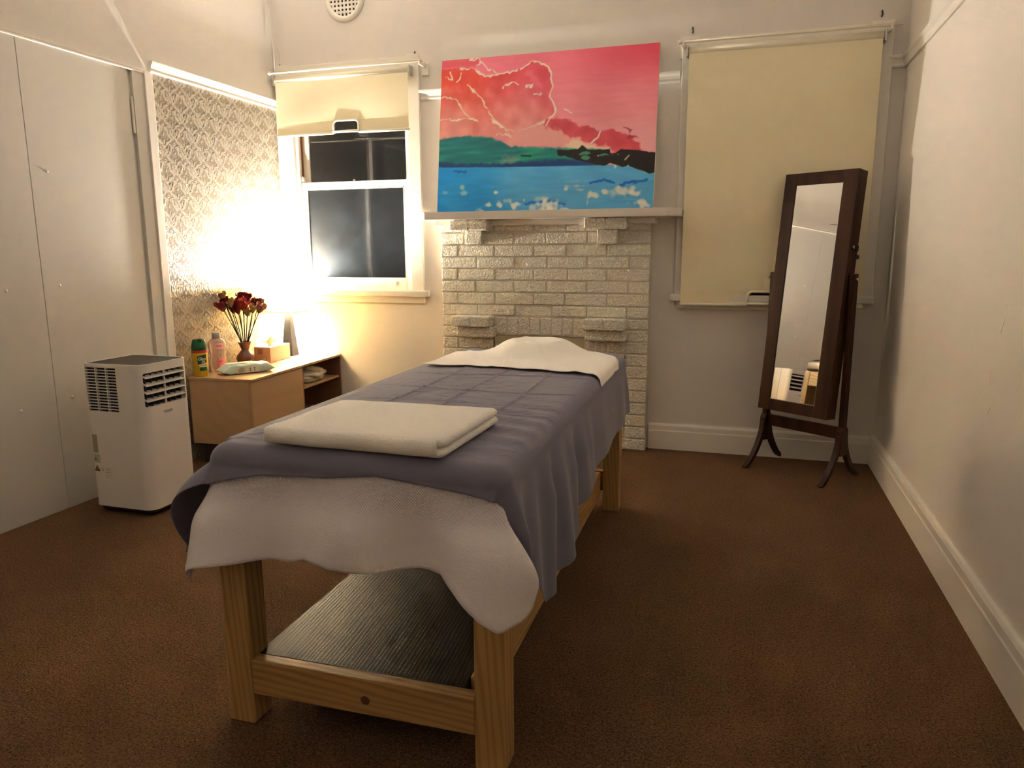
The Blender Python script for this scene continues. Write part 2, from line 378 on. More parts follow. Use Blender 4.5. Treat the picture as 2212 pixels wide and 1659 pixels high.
nt.links.new(nn.outputs['Fac'], am.inputs[0]); nt.links.new(an.outputs['Fac'], am.inputs[2])
nt.links.new(am.outputs[0], bpn.inputs['Height']); nt.links.new(bpn.outputs['Normal'], b.inputs['Normal'])

# picture rails (moulded) and skirting
def rail_prof(s=1.0):   # (depth, z)
    return [(0, RAIL0), (.010, RAIL0), (.013, RAIL0 + .008), (.011, RAIL0 + .018), (.015, RAIL0 + .034), (.024, RAIL0 + .046), (.026, RAIL1 - .004), (.022, RAIL1), (0, RAIL1)]
struct('trim_1', prism([(XL + d, z) for d, z in rail_prof()], 1, -1.112, -.001), trim_m, 'white picture rail above the wallpaper')
for i, (x0, x1) in enumerate(((-2.735, -1.19 + .045), (-.085, -.001))):
    struct('trim_%d' % (i + 2), prism([(-d, z) for d, z in rail_prof()], 0, x0, x1), trim_m, ('picture rail behind the painting', 'short picture rail beside the tall blind')[i])
struct('trim_4', prism([(XR - d, z) for d, z in rail_prof()], 1, YF, -.001), wall_m, 'picture rail along the right wall')
def skirt(d=.02, h=.158): return [(0, 0), (d, 0), (d, h - .045), (d - .003, h - .038), (d - .004, h - .012), (d - .010, h), (0, h)]
struct('baseboard_right', prism([(XR - a, z) for a, z in skirt(.024, .172)], 1, YF, 0), trim_m, 'white skirting board along the right wall')
bb = prism([(-a, z) for a, z in skirt()], 0, -1.262, -.024)
prism([(-a, z) for a, z in skirt()], 0, XL, -2.58, bb)
struct('baseboard_back', bb, trim_m, 'white skirting board along the rear wall')

# ------------------------------------------------------------------ windows
def window(idx, W_, label, xs0, xs1, glassy, detail=True, casL=.11, casR=.085):
    x0, x1, z0, z1 = W_
    root = bpy.data.objects.new('window_%d' % idx, None); COL.objects.link(root); root['kind'] = 'structure'; root['label'] = label
    root.location = ((x0 + x1) / 2, 0, z0); ox, oz = -root.location.x, -z0
    def B(n, lo, hi, m, bev=.003, par=None):
        par = par or root
        o = obj(n, box(lo, hi, bev), m, par)
        o.location = (ox, 0, oz) if par is root else (0, 0, 0)
        return o
    B('casing', (x0 - casL, -.022, z0), (x0, 0, z1 + .10), trim_m); B('casing', (x1, -.022, z0), (x1 + casR, 0, z1 + .10), trim_m)
    B('casing', (x0, -.020, z1), (x1, 0, z1 + .09), trim_m)
    B('sill', (xs0, -.062, z0 - .022), (xs1, 0.004, z0 + .016), trim_m, .005)
    B('apron', (xs0 + .035, -.022, z0 - .068), (xs1 - .035, 0, z0 - .022), trim_m, .004)
    if not detail:
        B('dark_pane', (x0, .06, z0), (x1, .07, z1), night_m, 0); return root  # opaque sheet coloured near-black, standing in for the night-dark pane
    B('jamb', (x0, 0, z0), (x0 + .008, .12, z1), trim_m, 0); B('jamb', (x1 - .008, 0, z0), (x1, .12, z1), trim_m, 0)
    B('stop_bead', (x0 + .008, .004, z0), (x0 + .020, .018, z1), trim_m, .002); B('stop_bead', (x1 - .020, .004, z0), (x1 - .008, .018, z1), trim_m, .002)
    B('sash_track', (x0 + .008, .050, z0), (x0 + .014, .064, z1), brown_m, 0)
    B('sill_board', (x0, 0, z0 - .02), (x1, .12, z0 + .012), trim_m, 0)
    zm = 1.635
    # lower sash (inner), upper sash (outer)
    for nm, ya, yb, za, zb, g, st, bot in (('lower_sash', .020, .050, z0 + .012, zm + .022, glass_dusty, .046, .085), ('upper_sash', .066, .096, zm - .022, z1, glass_clear, .05, .04)):
        xa, xb = x0 + .008, x1 - .008
        s = bmesh.new()
        box((xa, ya, za), (xa + st, yb, zb), .002, 1, s); box((xb - st, ya, za), (xb, yb, zb), .002, 1, s)
        box((xa + st, ya, za), (xb - st, yb, za + bot), .002, 1, s); box((xa + st, ya, zb - .044), (xb - st, yb, zb), .002, 1, s)
        if nm == 'lower_sash':
            # putty bead and the curved horns above the meeting rail
            for sx, xx in ((1, xa), (-1, xb)):
                pts = [(xx, zb), (xx, zb + .042), (xx + sx * .012, zb + .042), (xx + sx * .022, zb + .034), (xx + sx * .026, zb + .018), (xx + sx * .032, zb)]
                prism(pts, 1, ya + .003, yb - .003, s)
            for (a0, a1, c0, c1) in ((xa + st, xa + st + .006, za + bot, zb - .044), (xb - st - .006, xb - st, za + bot, zb - .044)):
                box((a0, ya - .001, c0), (a1, ya + .01, c1), 0, 1, s)
            box((xa + st, ya - .001, zb - .050), (xb - st, ya + .01, zb - .044), 0, 1, s)
        so = obj(nm, s, trim_m, root, (ox, 0, oz))
        obj('pane', box((xa + st - .003, (ya + yb) / 2 - .002, za + bot - .003), (xb - st + .003, (ya + yb) / 2 + .002, zb - .041)), g, so)
        if nm == 'lower_sash':
            obj('sash_lift', box((-2.985, ya - .010, za + .030), (-2.945, ya, za + .062), .004), trim_m, so)
            k = bmesh.new(); lathe([(.010, 0), (.010, .006), (.006, .012), (0, .014)], 14, k)
            obj('sash_lock', k, steel_m, so, loc=(-3.24, (ya + yb) / 2, zb), smooth=True)
    return root
window(1, W1, 'white sash window with dark glass beside the lamp', -3.783, -2.70, True)
window(2, W2, 'window covered by the long lowered blind', -1.155, -.07, False, detail=False, casL=.085, casR=.11)

# things outside in the dark, seen through the sash window
tag(obj('garden_post', box((-3.655, 1.0, 0), (-3.641, 1.014, 2.2), .002), mat('pale_post', S(170, 165, 150), 0.7)), 'pale thin post outside, behind the window glass', 'post')
tag(obj('garden_rail', tube([(-4.4, .98, 2.075), (-3.6, .98, 2.062), (-2.9, .98, 2.052)], .006, 8), MATS['pale_post']), 'thin horizontal pipe outside behind the upper pane', 'pipe')
struct('ground_outside', box((-7, .2, -.1), (2, 4, -.05)), night_m)

# ------------------------------------------------------------------ roller blinds
def blind(label, x0, x1, ztop, zbot, notch, rodx, brackets, yb=-.062):
    cx = (x0 + x1) / 2
    root = thing('roller_blind', label, 'blind', (cx, 0, zbot)); ox, oz = -cx, -zbot
    nx0, nx1, nh = notch
    rc = .028; arc = []
    for k in range(9): a = math.pi - k * math.pi / 16; arc.append((nx0 + rc + rc * math.cos(a), zbot + nh - rc + rc * math.sin(a)))
    for k in range(9): a = math.pi / 2 - k * math.pi / 16; arc.append((nx1 - rc + rc * math.cos(a), zbot + nh - rc + rc * math.sin(a)))
    def wav(x, z): return yb + .0025 * math.sin(9 * x + 3 * z) + .002 * math.sin(14 * z - 4 * x)
    # fabric: outline with the hand slot, built as strips so it can sag a little
    s = bmesh.new()
    zs = [zbot + nh + (ztop - zbot - nh) * k / 12 for k in range(13)]; xs = sorted(set([x0 + (x1 - x0) * k / 14 for k in range(15)]))
    vv = [[s.verts.new((x, wav(x, z), z)) for x in xs] for z in zs]
    for i in range(12):
        for j in range(14): s.faces.new([vv[i][j], vv[i][j + 1], vv[i + 1][j + 1], vv[i + 1][j]])
    def strip(pts): s.faces.new([s.verts.new((x, wav(x, zbot), z)) for x, z in pts])
    strip([(x0, zbot), (nx0, zbot)] + arc[:9] + [(x0, zbot + nh)])
    strip([(nx1, zbot), (x1, zbot), (x1, zbot + nh)] + arc[9:])
    solidify(obj('fabric', s, blind_m, root, (ox, 0, oz)), .0012)
    obj('hem_bar', tube([(x0 - .004, yb, zbot - .004), (nx0 - .004, yb, zbot - .004)], .0085, 10), blind_w, root, (ox, 0, oz), smooth=True)
    obj('hem_bar', tube([(nx1 + .004, yb, zbot - .004), (x1 + .004, yb, zbot - .004)], .0085, 10), blind_w, root, (ox, 0, oz), smooth=True)
    obj('hand_grip', tube([(nx0, yb, zbot - .006)] + [(x, yb, z) for x, z in arc] + [(nx1, yb, zbot - .006)], .0075, 8), blind_w, root, (ox, 0, oz), smooth=True)
    obj('grip_bar', tube([(nx0 - .004, yb - .002, zbot + .004), (nx1 + .004, yb - .002, zbot + .004)], .0085, 10), blind_w, root, (ox, 0, oz), smooth=True)
    # roll with rolled fabric, slim cover strip
    obj('roller', tube([(x0 - .004, yb + .018, ztop + .016), (x1 + .004, yb + .018, ztop + .016)], .023, 20), blind_w, root, (ox, 0, oz), smooth=True)
    for x in (x0 - .012, x1 + .012):
        o = obj('roller_clip', box((x - .006, yb - .008, ztop - .016), (x + .006, yb + .044, ztop + .044), .004), steel_m, root, (ox, 0, oz))
    obj('rod', tube([(rodx[0], yb - .028, ztop + .055), (rodx[1], yb - .028, ztop + .055)], .0075, 10), blind_w, root, (ox, 0, oz), smooth=True)
    obj('rod_knob', lathe([(0, -.012), (.009, -.010), (.013, 0), (.009, .010), (0, .012)], 12), blind_w, root, (rodx[0] + ox, yb - .028, ztop + .055 + oz), (0, R(90), 0), smooth=True)
    for x in brackets:
        k = box((x - .022, -.012, ztop - .012), (x + .022, 0, ztop + .058), .003); box((x - .006, yb - .036, ztop + .030), (x + .006, -.010, ztop + .066), .003, 1, k)
        obj('bracket', k, trim_m, root, (ox, 0, oz))
    return root
blind('short cream roller blind, raised above the sash window', -3.735, -2.79, 2.285, 1.955, (-3.32, -3.14, .072), (-3.755, -2.68), (-2.695,))
blind('long cream roller blind, lowered behind the standing mirror', -1.095, -.128, 2.262, .895, (-.722, -.492, .072), (-1.145, -.045), (-1.125, -.095))

# small black wall hooks above the blinds
for (x, z, lab) in ((-2.762, 2.40, 'tiny black wall hook above right end of short blind'), (-.135, 2.396, 'tiny black wall hook above right end of long blind'),
                    (-1.085, 2.396, 'tiny black wall hook above left end of long blind'), (-3.732, 2.405, 'tiny dark nail above left end of short blind')):
    s = 0.5 if x < -3.5 else 1.0
    k = tube([(0, 0, .014 * s), (0, -.006 * s, .016 * s), (0, -.012 * s, .008 * s), (.003 * s, -.012 * s, -.004 * s), (0, -.006 * s, -.012 * s), (0, 0, -.012 * s)], .0035 * s, 7)
    tag(obj('wall_hook', k, dark_m, None, (x, 0, z), smooth=True), lab, 'hook')

# round wall vent
vr = .139
vt = thing('wall_vent', 'round white wall vent with square holes above window', 'vent', (-3.236, 0, 2.765))
obj('vent_rim', lathe([(.100, .004), (.104, .015), (.118, .020), (.132, .014), (vr, .0), (.100, 0)], 48, cap=False), trim_m, vt, (0, 0, 0), (R(90), 0, 0), smooth=True)
obj('vent_back', lathe([(0, .0015), (.104, .0015), (.104, 0), (0, 0)], 40), night_m, vt, (0, 0, 0), (R(90), 0, 0))
lat = bmesh.new(); st = .0262
for k in range(-4, 5):
    c = k * st - 0.0; l = math.sqrt(max(0, .104 ** 2 - c * c))
    if l > .01:
        box((c - .0065, -.012, -l), (c + .0065, -.003, l), 0, 1, lat); box((-l, -.0118, c - .0065), (l, -.0032, c + .0065), 0, 1, lat)
obj('vent_lattice', lat, trim_m, vt)

# ------------------------------------------------------------------ fireplace: every brick a piece
FX = -1.92
fp = thing('fireplace', 'cream painted brick fireplace with mantel shelf', 'fireplace', (FX, -.1, 0))
FL, FR = -2.577, -1.268
def fb(name, lo, hi, m, bev=.004, seg=1, jit=True):
    bm = box((lo[0] - FX, lo[1] + .1, lo[2]), (hi[0] - FX, hi[1] + .1, hi[2]), bev, seg)
    if jit:
        for v in bm.verts:
            v.co += Vector((random.uniform(-1, 1) * .0012, random.uniform(-1, 1) * .0012, random.uniform(-1, 1) * .0012))
    return obj(name, bm, m, fp)
core = bmesh.new()
box((FL + .004 - FX, .006, 0), (-2.235 - FX, .1, 1.384), 0, 1, core); box((-1.65 - FX, .006, 0), (FR - .004 - FX, .1, 1.384), 0, 1, core)
box((-2.235 - FX, .006, .683), (-1.65 - FX, .1, 1.384), 0, 1, core)
obj('mortar_bed', core, mortar_m, fp)
g = .0045
def brick(x0, x1, z0, z1, y=-.10, bk=-.05, fl=True):
    y += random.uniform(-.0025, .0015)
    fb('brick', (x0 + g, y, z0 + g), (x1 - g, bk, z1 - g), brick_m)
zr = [1.384, 1.311, 1.237, 1.165, 1.093, 1.019, .945, .870, .800, .733, .661, .590]
rows = {0: [FL, -2.489, -2.225, -1.970, -1.773, -1.655, -1.404, FR], 1: [FL, -2.423, -2.311, -2.097, -1.896, -1.643, -1.587, -1.464, FR],
        2: [FL, -2.462, -2.222, -1.971, -1.771, -1.526, FR], 3: [FL, -2.338, -2.093, -1.887, -1.641, -1.392, FR], 4: [FL, -2.465, -2.219, -1.970, -1.762, -1.523, FR],
        5: [FL, -2.348, -2.098, -1.890, -1.643, -1.395, FR], 6: [FL, -2.468, -2.221, -1.973, -1.776, -1.520, FR], 7: [FL, -2.338, -2.090, -1.854, -1.641, -1.400, FR]}
for r, xs in rows.items():
    for x0, x1 in zip(xs, xs[1:]):
        brick(x0, x1, zr[r + 1], zr[r], -.10 if not (r == 7 and abs(x0 + 2.09) < .01) else -.094)
zz_ = zr[8:] + [.590 - .0737 * k for k in range(1, 9)]
zz_[-1] = 0.0
for i in range(len(zz_) - 1):
    odd = i % 2 == 0
    for side in (0, 1):
        if side == 0: xs = [FL, -2.468, -2.231] if odd else [FL, -2.338, -2.231]
        else: xs = [-1.648, -1.520, FR] if odd else [-1.648, -1.400, FR]
        for x0, x1 in zip(xs, xs[1:]): brick(x0, x1, zz_[i + 1], zz_[i])
for x0, x1 in zip([-2.231, -2.142, -2.070, -1.997, -1.929, -1.858, -1.791, -1.728], [-2.142, -2.070, -1.997, -1.929, -1.858, -1.791, -1.728, -1.648]):
    brick(x0, x1, .684, .797, -.097)
# corbelled bricks
for (x0, x1, z0, z1, d, nsp) in ((-2.470, -2.232, 1.322, 1.384, .115, 2), (-2.395, -2.290, 1.241, 1.322, .045, 1), (-1.640, -1.396, 1.322, 1.384, .115, 2), (-1.575, -1.455, 1.238, 1.322, .060, 1),
                                 (-2.474, -2.228, .738, .803, .105, 2), (-2.447, -2.212, .672, .735, .075, 1), (-1.645, -1.396, .738, .803, .105, 2), (-1.635, -1.392, .672, .735, .075, 1)):
    for k in range(nsp):
        a = x0 + (x1 - x0) * k / nsp; c = x0 + (x1 - x0) * (k + 1) / nsp
        q = fb('corbel_brick', (a + .0008, -.1 - d + random.uniform(0, .002), z0), (c - .0008, -.07, z1), brick_m, .005)
fb('infill_board', (-2.229, -.088, 0), (-1.650, -.076, .682), mat('infill_paint', S(190, 180, 152), 0.5), .002, 1, False)
obj('board_knob', lathe([(.006, 0), (.006, .004), (.010, .010), (.007, .016), (0, .017)], 14), trim_m, fp, (-2.215 - FX, .012, .612), (R(90), 0, 0), smooth=True)
obj('damper_hook', tube([(0, 0, .02), (0, -.006, .02), (0, -.010, 0), (0, -.004, -.008), (0, 0, -.004)], .002, 6), dark_m, fp, (-1.405 - FX, 0, .56), smooth=True)
for (x, z, sx, sz) in ((-1.305, .50, .022, .05), (-1.33, .475, .018, .03)):
    obj('paint_flake', mapped(((( -1, 0, -1), (0, 0, -1.2), (1, 0, .2), (.7, 0, 1.1), (-.2, 0, .3)), [(0, 1, 2, 3, 4)]), lambda a, b_, c: (a * sx * .5, -.006 - .006 * c, c * sz * .5)), brick_m, fp, (x - FX, 0, z))
# mantel shelf with canted ends, and the board under it
pl = [(-2.668, -.0), (-2.668, -.215), (-2.615, -.262), (-1.160, -.262), (-1.100, -.205), (-1.100, 0)]
mb = prism([(x - FX, y + .1) for x, y in pl], 2, 1.386, 1.431); bmesh.ops.bevel(mb, geom=list(mb.edges), offset=.003, segments=2, affect='EDGES')
obj('mantel_shelf', mb, mat('mantel_paint', S(224, 216, 206), 0.4), fp)
fb('mantel_board', (-2.60, -.135, 1.352), (-1.245, -.02, 1.386), trim_m, .003, 1, False)

# ------------------------------------------------------------------ painting on the mantel
PW, PH, PT = 1.312, .918, .022
pt = thing('canvas_painting', 'unframed seascape canvas with pink sky leaning on mantel', 'painting', (-1.913, -.165, 1.4315))
lean = math.atan2(.128, .91)
cb_ = box((-PW / 2, 0, 0), (PW / 2, PT - .0015, PH), .003, 2)
obj('canvas_edge', cb_, mat('raw_canvas', S(228, 220, 208), 0.8, bump=(400, .2)), pt, (0, 0.0015, 0), (-lean, 0, 0))
nu, nv = 460, 322
uu_ = np.linspace(0, 1, nu)[:, None] * np.ones((1, nv)); vv_ = np.ones((nu, 1)) * np.linspace(0, 1, nv)[None, :]
def px(x, y):
    top = 232 - (x - 125) * .079; bot = 1570 - (x - 112) * .0213
    return ((x - 118) / 1895.0, (bot - y) / (bot - top))
N1 = vnoise(uu_ * 1.43, vv_, 4, 3.1); N2 = vnoise(uu_ * 1.43, vv_, 13, 8.2); N3 = vnoise(uu_ * .5, vv_ * 2.2, 22, 1.7); N4 = vnoise(uu_ * 1.43, vv_, 34, 5.3)
colr = np.zeros((nu, nv, 3))
def C8(r, g_, b_): return np.array([r, g_, b_], float)
def lay(mask, c):
    global colr
    c = np.asarray(c, float)
    if c.ndim == 1: c = c[None, None, :]
    colr = colr * (1 - mask[..., None]) + c * mask[..., None]
ASP = PW / PH
def inpoly(pts, wob=.0, soft=.004):
    q = [px(*p) for p in pts]; n = len(q)
    U = uu_ + wob * N2; V = vv_ + wob * N4
    ins = np.zeros(U.shape, bool); dist = np.full(U.shape, 9.0)
    for i in range(n):
        (x1, y1), (x2, y2) = q[i], q[(i + 1) % n]
        if y1 != y2:
            cnd = ((y1 > V) != (y2 > V)); xi = (x2 - x1) * (V - y1) / (y2 - y1) + x1
            ins ^= cnd & (U < xi)
        dx, dy = (x2 - x1) * ASP, y2 - y1; L2 = dx * dx + dy * dy + 1e-12
        t = np.clip((((U - x1) * ASP) * dx + (V - y1) * dy) / L2, 0, 1)
        dist = np.minimum(dist, np.hypot((U - x1) * ASP - t * dx, V - y1 - t * dy))
    sd = np.where(ins, dist, -dist)
    return sstep(-soft, soft, sd)
def stroke(pts, wdt=.005, wob=.012, br=.6):
    q = [px(*p) for p in pts]; U = uu_ + wob * N2 * .5; V = vv_ + wob * N4 * .5; d = np.full(U.shape, 9.0)
    for (x1, y1), (x2, y2) in zip(q, q[1:]):
        dx, dy = (x2 - x1) * ASP, y2 - y1; L2 = dx * dx + dy * dy + 1e-12
        t = np.clip((((U - x1) * ASP) * dx + (V - y1) * dy) / L2, 0, 1)
        d = np.minimum(d, np.hypot((U - x1) * ASP - t * dx, V - y1 - t * dy))
    return (1 - sstep(wdt * .4, wdt, d)) * np.clip(1 - br + br * (1.2 + 2.2 * N4), 0, 1)
# sky
t = np.clip((vv_ - .3) / .7, 0, 1)[..., None]
sky = C8(246, 168, 176) * (1 - t) + C8(248, 122, 150) * t
sky = sky + (N1[..., None] * 14) + N3[..., None] * 6
tr_ = (sstep(.45, 1, uu_) * sstep(.72, 1.0, vv_))[..., None]; sky = sky * (1 - tr_) + C8(236, 78, 106) * tr_
colr[:] = sky
lay(sstep(.55, .75, uu_) * (1 - sstep(.42, .62, vv_)) * .8, C8(248, 178, 188))
# red cloud bank
cloud = [(100, 310), (300, 300), (430, 310), (540, 370), (640, 350), (720, 330), (830, 310), (920, 245), (1010, 240), (1070, 280), (1110, 360), (1140, 450), (1110, 540), (1150, 600), (1155, 680), (1110, 750), (1000, 790), (860, 850), (760, 900), (500, 910), (100, 930)]
cm = inpoly(cloud, .012)
t = sstep(.44, .9, vv_ + .12 * N1)[..., None]; s_ = sstep(.05, .5, uu_ + .1 * N2)[..., None]
cc = (C8(244, 160, 156) * (1 - t) + (C8(240, 78, 60) * (1 - s_) + C8(234, 84, 112) * s_) * t) + N2[..., None] * 14
lay(cm, cc)
lay(cm * sstep(.12, .5, N2 + .5 * N4) * .16, C8(250, 190, 185)); lay(cm * sstep(.15, .5, -N2 + .6 * N1) * .10, C8(228, 60, 76))
lay(inpoly([(118, 232), (470, 210), (480, 250), (430, 285), (118, 300)], .01, .02) * .6, C8(226, 66, 76))
cream = C8(252, 232, 218)
lay(stroke(cloud[1:18], .008, .03, .75), cream); lay(stroke(cloud[8:17], .008, .02, .35), cream)
for s_pts in ([(370, 440), (450, 510), (520, 610), (620, 750), (700, 810), (770, 890)], [(125, 545), (240, 565), (330, 650), (430, 750)], [(125, 750), (400, 740), (470, 760)], [(480, 235), (560, 300), (650, 345)],
              [(380, 215), (470, 215), (480, 250), (460, 270)], [(200, 330), (215, 400)], [(1230, 655), (1300, 680)], [(600, 745), (700, 820), (800, 850)], [(640, 880), (720, 870), (770, 905)], [(150, 380), (215, 395)],
              [(300, 340), (260, 420)], [(690, 470), (760, 420), (830, 430)], [(900, 450), (980, 440)], [(960, 520), (1040, 520)]):
    lay(stroke(s_pts, .006, .035, .85), cream)
# lower right cloud
lc = [(1100, 745), (1200, 735), (1400, 800), (1550, 850), (1660, 835), (1780, 880), (1840, 900), (1810, 930), (1870, 960), (1920, 1030), (1700, 1040), (1500, 955), (1300, 890), (1060, 805)]
m_ = inpoly(lc, .02, .008); lay(m_, C8(226, 84, 100) + N2[..., None] * 22)
lay(inpoly([(1740, 815), (1830, 830), (1790, 870), (1860, 905), (1770, 925), (1800, 850)], .015) * .8, C8(176, 50, 70))
lay(inpoly([(820, 860), (980, 790), (1080, 800), (1300, 900), (1440, 950), (1500, 980), (900, 985), (700, 960)], .03, .03) * .8, C8(248, 180, 170))
lay(stroke([(1555, 855), (1535, 900), (1480, 950)], .008, .02, .3), cream); lay(stroke([(1120, 740), (1090, 800)], .006), cream)
lay(inpoly([(1250, 980), (1300, 930), (1420, 925), (1480, 985), (1640, 985), (1650, 1030), (1250, 1030)], .03, .015) * .9, C8(250, 225, 200))
# green band, dark horizon, sea
gb = inpoly([(100, 925), (250, 905), (400, 893), (600, 905), (700, 945), (790, 985), (1000, 992), (1300, 1000), (1600, 1010), (1600, 1160), (100, 1190)], .008, .01)
tg = sstep(-.3, .5, N1 + .4 * N3)[..., None]; lay(gb, C8(16, 130, 138) * (1 - tg) + C8(40, 186, 142) * tg + N3[..., None] * 16)
lay(inpoly([(690, 1080), (830, 1060), (880, 1110), (800, 1135), (700, 1130)], .03, .02) * .5, C8(190, 170, 150))
lay(stroke([(880, 1062), (960, 1066)], .008, .005, .1), C8(20, 60, 60))
lay(inpoly([(100, 1120), (300, 1135), (800, 1125), (1300, 1095), (1600, 1120), (1600, 1170), (100, 1180)], .012, .012) * .95, C8(14, 66, 140))
sea = inpoly([(60, 1170), (700, 1166), (1300, 1154), (2080, 1140), (2080, 1700), (60, 1700)], .001, .003)
su = sstep(.0, .55, uu_ + .12 * N1)[..., None]; sv = sstep(.0, .3, vv_)[..., None]
lay(sea, (C8(10, 160, 255) * (1 - su) + C8(92, 190, 250) * su) * (.88 + .12 * sv) + N3[..., None] * 12 + N1[..., None] * 12)
for s_pts in ([(940, 1490), (1000, 1475), (1040, 1480)], [(1060, 1470), (1130, 1455), (1190, 1470)], [(1200, 1480), (1270, 1495)], [(1490, 1300), (1600, 1280), (1690, 1300)], [(1740, 1325), (1800, 1300), (1850, 1290)], [(260, 1205), (370, 1205)], [(1850, 1300), (1960, 1280)]):
    lay(stroke(s_pts, .011, .02, .25), C8(10, 110, 220))
def blob(x, y, rx, ry, a=.95):
    u1, v1 = px(x, y); d = np.hypot((uu_ - u1) * ASP / (rx / 1340.), (vv_ - v1) / (ry / 1340.)) + .9 * N4 + .35 * N2
    return (1 - sstep(.35, 1.25, d)) * a * .92
for bl in ((660, 1390, 32, 16), (350, 1340, 30, 26, .7), (365, 1400, 42, 24, .6), (600, 1495, 30, 22), (692, 1495, 36, 34), (832, 1500, 44, 34), (770, 1460, 50, 16, .5), (1135, 1510, 96, 64), (1130, 1545, 70, 40), (1000, 1525, 48, 34, .7), (1060, 1445, 100, 26, .5),
           (1285, 1545, 56, 20, .8), (1520, 1410, 60, 24), (1610, 1375, 30, 26), (1780, 1372, 90, 34, .85), (1870, 1402, 46, 30), (1700, 1390, 90, 40, .35), (1930, 1490, 52, 44), (190, 1390, 40, 16, .5), (530, 1550, 40, 22, .8), (1278, 1356, 18, 16, .9), (1470, 1480, 14, 30, .6),
           (920, 1455, 12, 12, .7), (1380, 1330, 110, 10, .5), (1400, 1365, 50, 10, .5), (1880, 1480, 70, 14, .5), (1340, 1290, 90, 8, .3)):
    lay(blob(*bl), C8(244, 236, 218))
rock = [(1192, 1018), (1300, 1012), (1370, 1008), (1410, 972), (1450, 1010), (1470, 1022), (1640, 1008), (1650, 1040), (1700, 1040), (1735, 1006), (1850, 1018), (2060, 1040), (2060, 1216), (1970, 1222), (1850, 1172), (1800, 1150), (1750, 1168), (1700, 1150), (1640, 1135), (1580, 1155), (1480, 1130), (1380, 1108), (1280, 1070), (1205, 1062)]
lay(inpoly(rock, .008, .003), C8(24, 15, 12))
for hole in ([(1375, 1050), (1440, 1020), (1480, 1045), (1400, 1065)], [(1395, 1075), (1440, 1060), (1475, 1080), (1450, 1105), (1410, 1100)], [(1530, 1060), (1600, 1045), (1650, 1058), (1590, 1070)]):
    lay(inpoly(hole, .008, .004), C8(70, 150, 120))
for d in ((1690, 1160, 14, 18), (1798, 1158, 14, 16), (1668, 1062, 12, 10), (1712, 1054, 12, 10), (1545, 1066, 12, 8)): lay(blob(*d), C8(244, 236, 218))
lay(stroke([(1770, 1100), (1800, 1065)], .007, .006, .2), C8(200, 190, 180))
colr = np.clip(colr, 4, 255) / 255.0
colr = np.where(colr <= .04045, colr / 12.92, ((colr + .055) / 1.055) ** 2.4)
P = np.stack([(uu_ - .5) * PW, np.zeros(uu_.shape) + .0006 * N2 - .0004 * N4, .0005 + vv_ * (PH - .001)], -1)
v_, f_ = grid(P)
paint_m = bpy.data.materials.new('acrylic_paint'); paint_m.use_nodes = True
nt = paint_m.node_tree; b = nt.nodes['Principled BSDF']; b.inputs['Roughness'].default_value = .42; an = nt.nodes.new('ShaderNodeAttribute'); an.attribute_name = 'paint'
nt.links.new(an.outputs['Color'], b.inputs['Base Color'])
pf = obj('painted_face', (v_, f_), paint_m, pt, (0, 0, 0), (-lean, 0, 0), smooth=True)
ca_ = pf.data.color_attributes.new('paint', 'FLOAT_COLOR', 'POINT')
ca_.data.foreach_set('color', np.concatenate([colr, np.ones((nu, nv, 1))], -1).reshape(-1).astype(np.float32))

# ------------------------------------------------------------------ massage table
BX, BY, BR, BW, BL = -1.98, -3.02, R(.85), .75, 1.89
BZ = .735
tb = thing('massage_table', 'pine massage table with dark lower shelf, draped in linen', 'massage table', (BX, BY, 0), BR)
LW = .075
for i, (x, y) in enumerate(((0, 0), (BW - LW, 0), (0, BL - LW), (BW - LW, BL - LW))):
    # local coordinates shifted per leg so that the grain differs
    o = obj('leg', box((-LW / 2, -LW / 2, 0), (LW / 2, LW / 2, .652), .004), pine[2] if i == 1 else pine_k[2], tb, (x + LW / 2, y + LW / 2, 0))
def rail(n, lo, hi, m): 
    c = [(lo[i] + hi[i]) / 2 for i in range(3)]
    return obj(n, box([lo[i] - c[i] for i in range(3)], [hi[i] - c[i] for i in range(3)], .003), m, tb, c)
fr_ = rail('lower_rail', (LW, .002, .085), (BW - LW, .037, .180), pine_k[0])
# the knot of the front rail
obj('knot', lathe([(0, .0012), (.006, .001), (.011, .0004), (.012, 0)], 18), mat('knot_wood', (.10, .042, .015, 1), .5), fr_, (.018, -.0175, -.008), (R(90), 0, 0), smooth=True)
rail('lower_rail', (LW, BL - .037, .085), (BW - LW, BL - .002, .180), pine[0])
rail('lower_rail', (.640, LW, .072), (.664, BL - LW, .187), pine[1]); rail('lower_rail', (.078, LW, .065), (.113, BL - LW, .163), pine[1])
rail('shelf', (.066, .038, .165), (.639, BL - .038, .178), shelf_m)
rail('top_rail', (LW, .002, .545), (BW - LW, .037, .65), pine[0]); rail('top_rail', (LW, BL - .037, .545), (BW - LW, BL - .002, .65), pine[0])
rail('top_rail', (.002, LW, .545), (.037, BL - LW, .65), pine[1]); rail('top_rail', (BW - .037, LW, .545), (BW - .002, BL - LW, .65), pine[1])
obj('padded_top', box((0, 0, .652), (BW, BL, .731), .02, 3), vinyl_m, tb, smooth=True)

def drape(a, b_, zt, rho, flare, fold=None, inset=.022):
    """lay flat cloth coordinates (a,b_) over the table top and let the overhang fall"""
    ca = np.clip(a, inset, BW - inset); cb = np.clip(b_, inset, BL - inset)
    oa, ob = a - ca, b_ - cb; r = np.hypot(oa, ob) + 1e-9
    da, db = oa / r, ob / r
    s = np.maximum(r - rho * math.pi / 2, 0); th = np.minimum(r / rho, math.pi / 2)
    h = rho * np.sin(th) + s * np.sin(flare); dz = rho * (1 - np.cos(th)) + s * np.cos(flare)
    if fold is not None: h = h + fold * np.minimum(1, s / .12)
    return np.stack([ca + da * h, cb + db * h, zt - dz], -1)

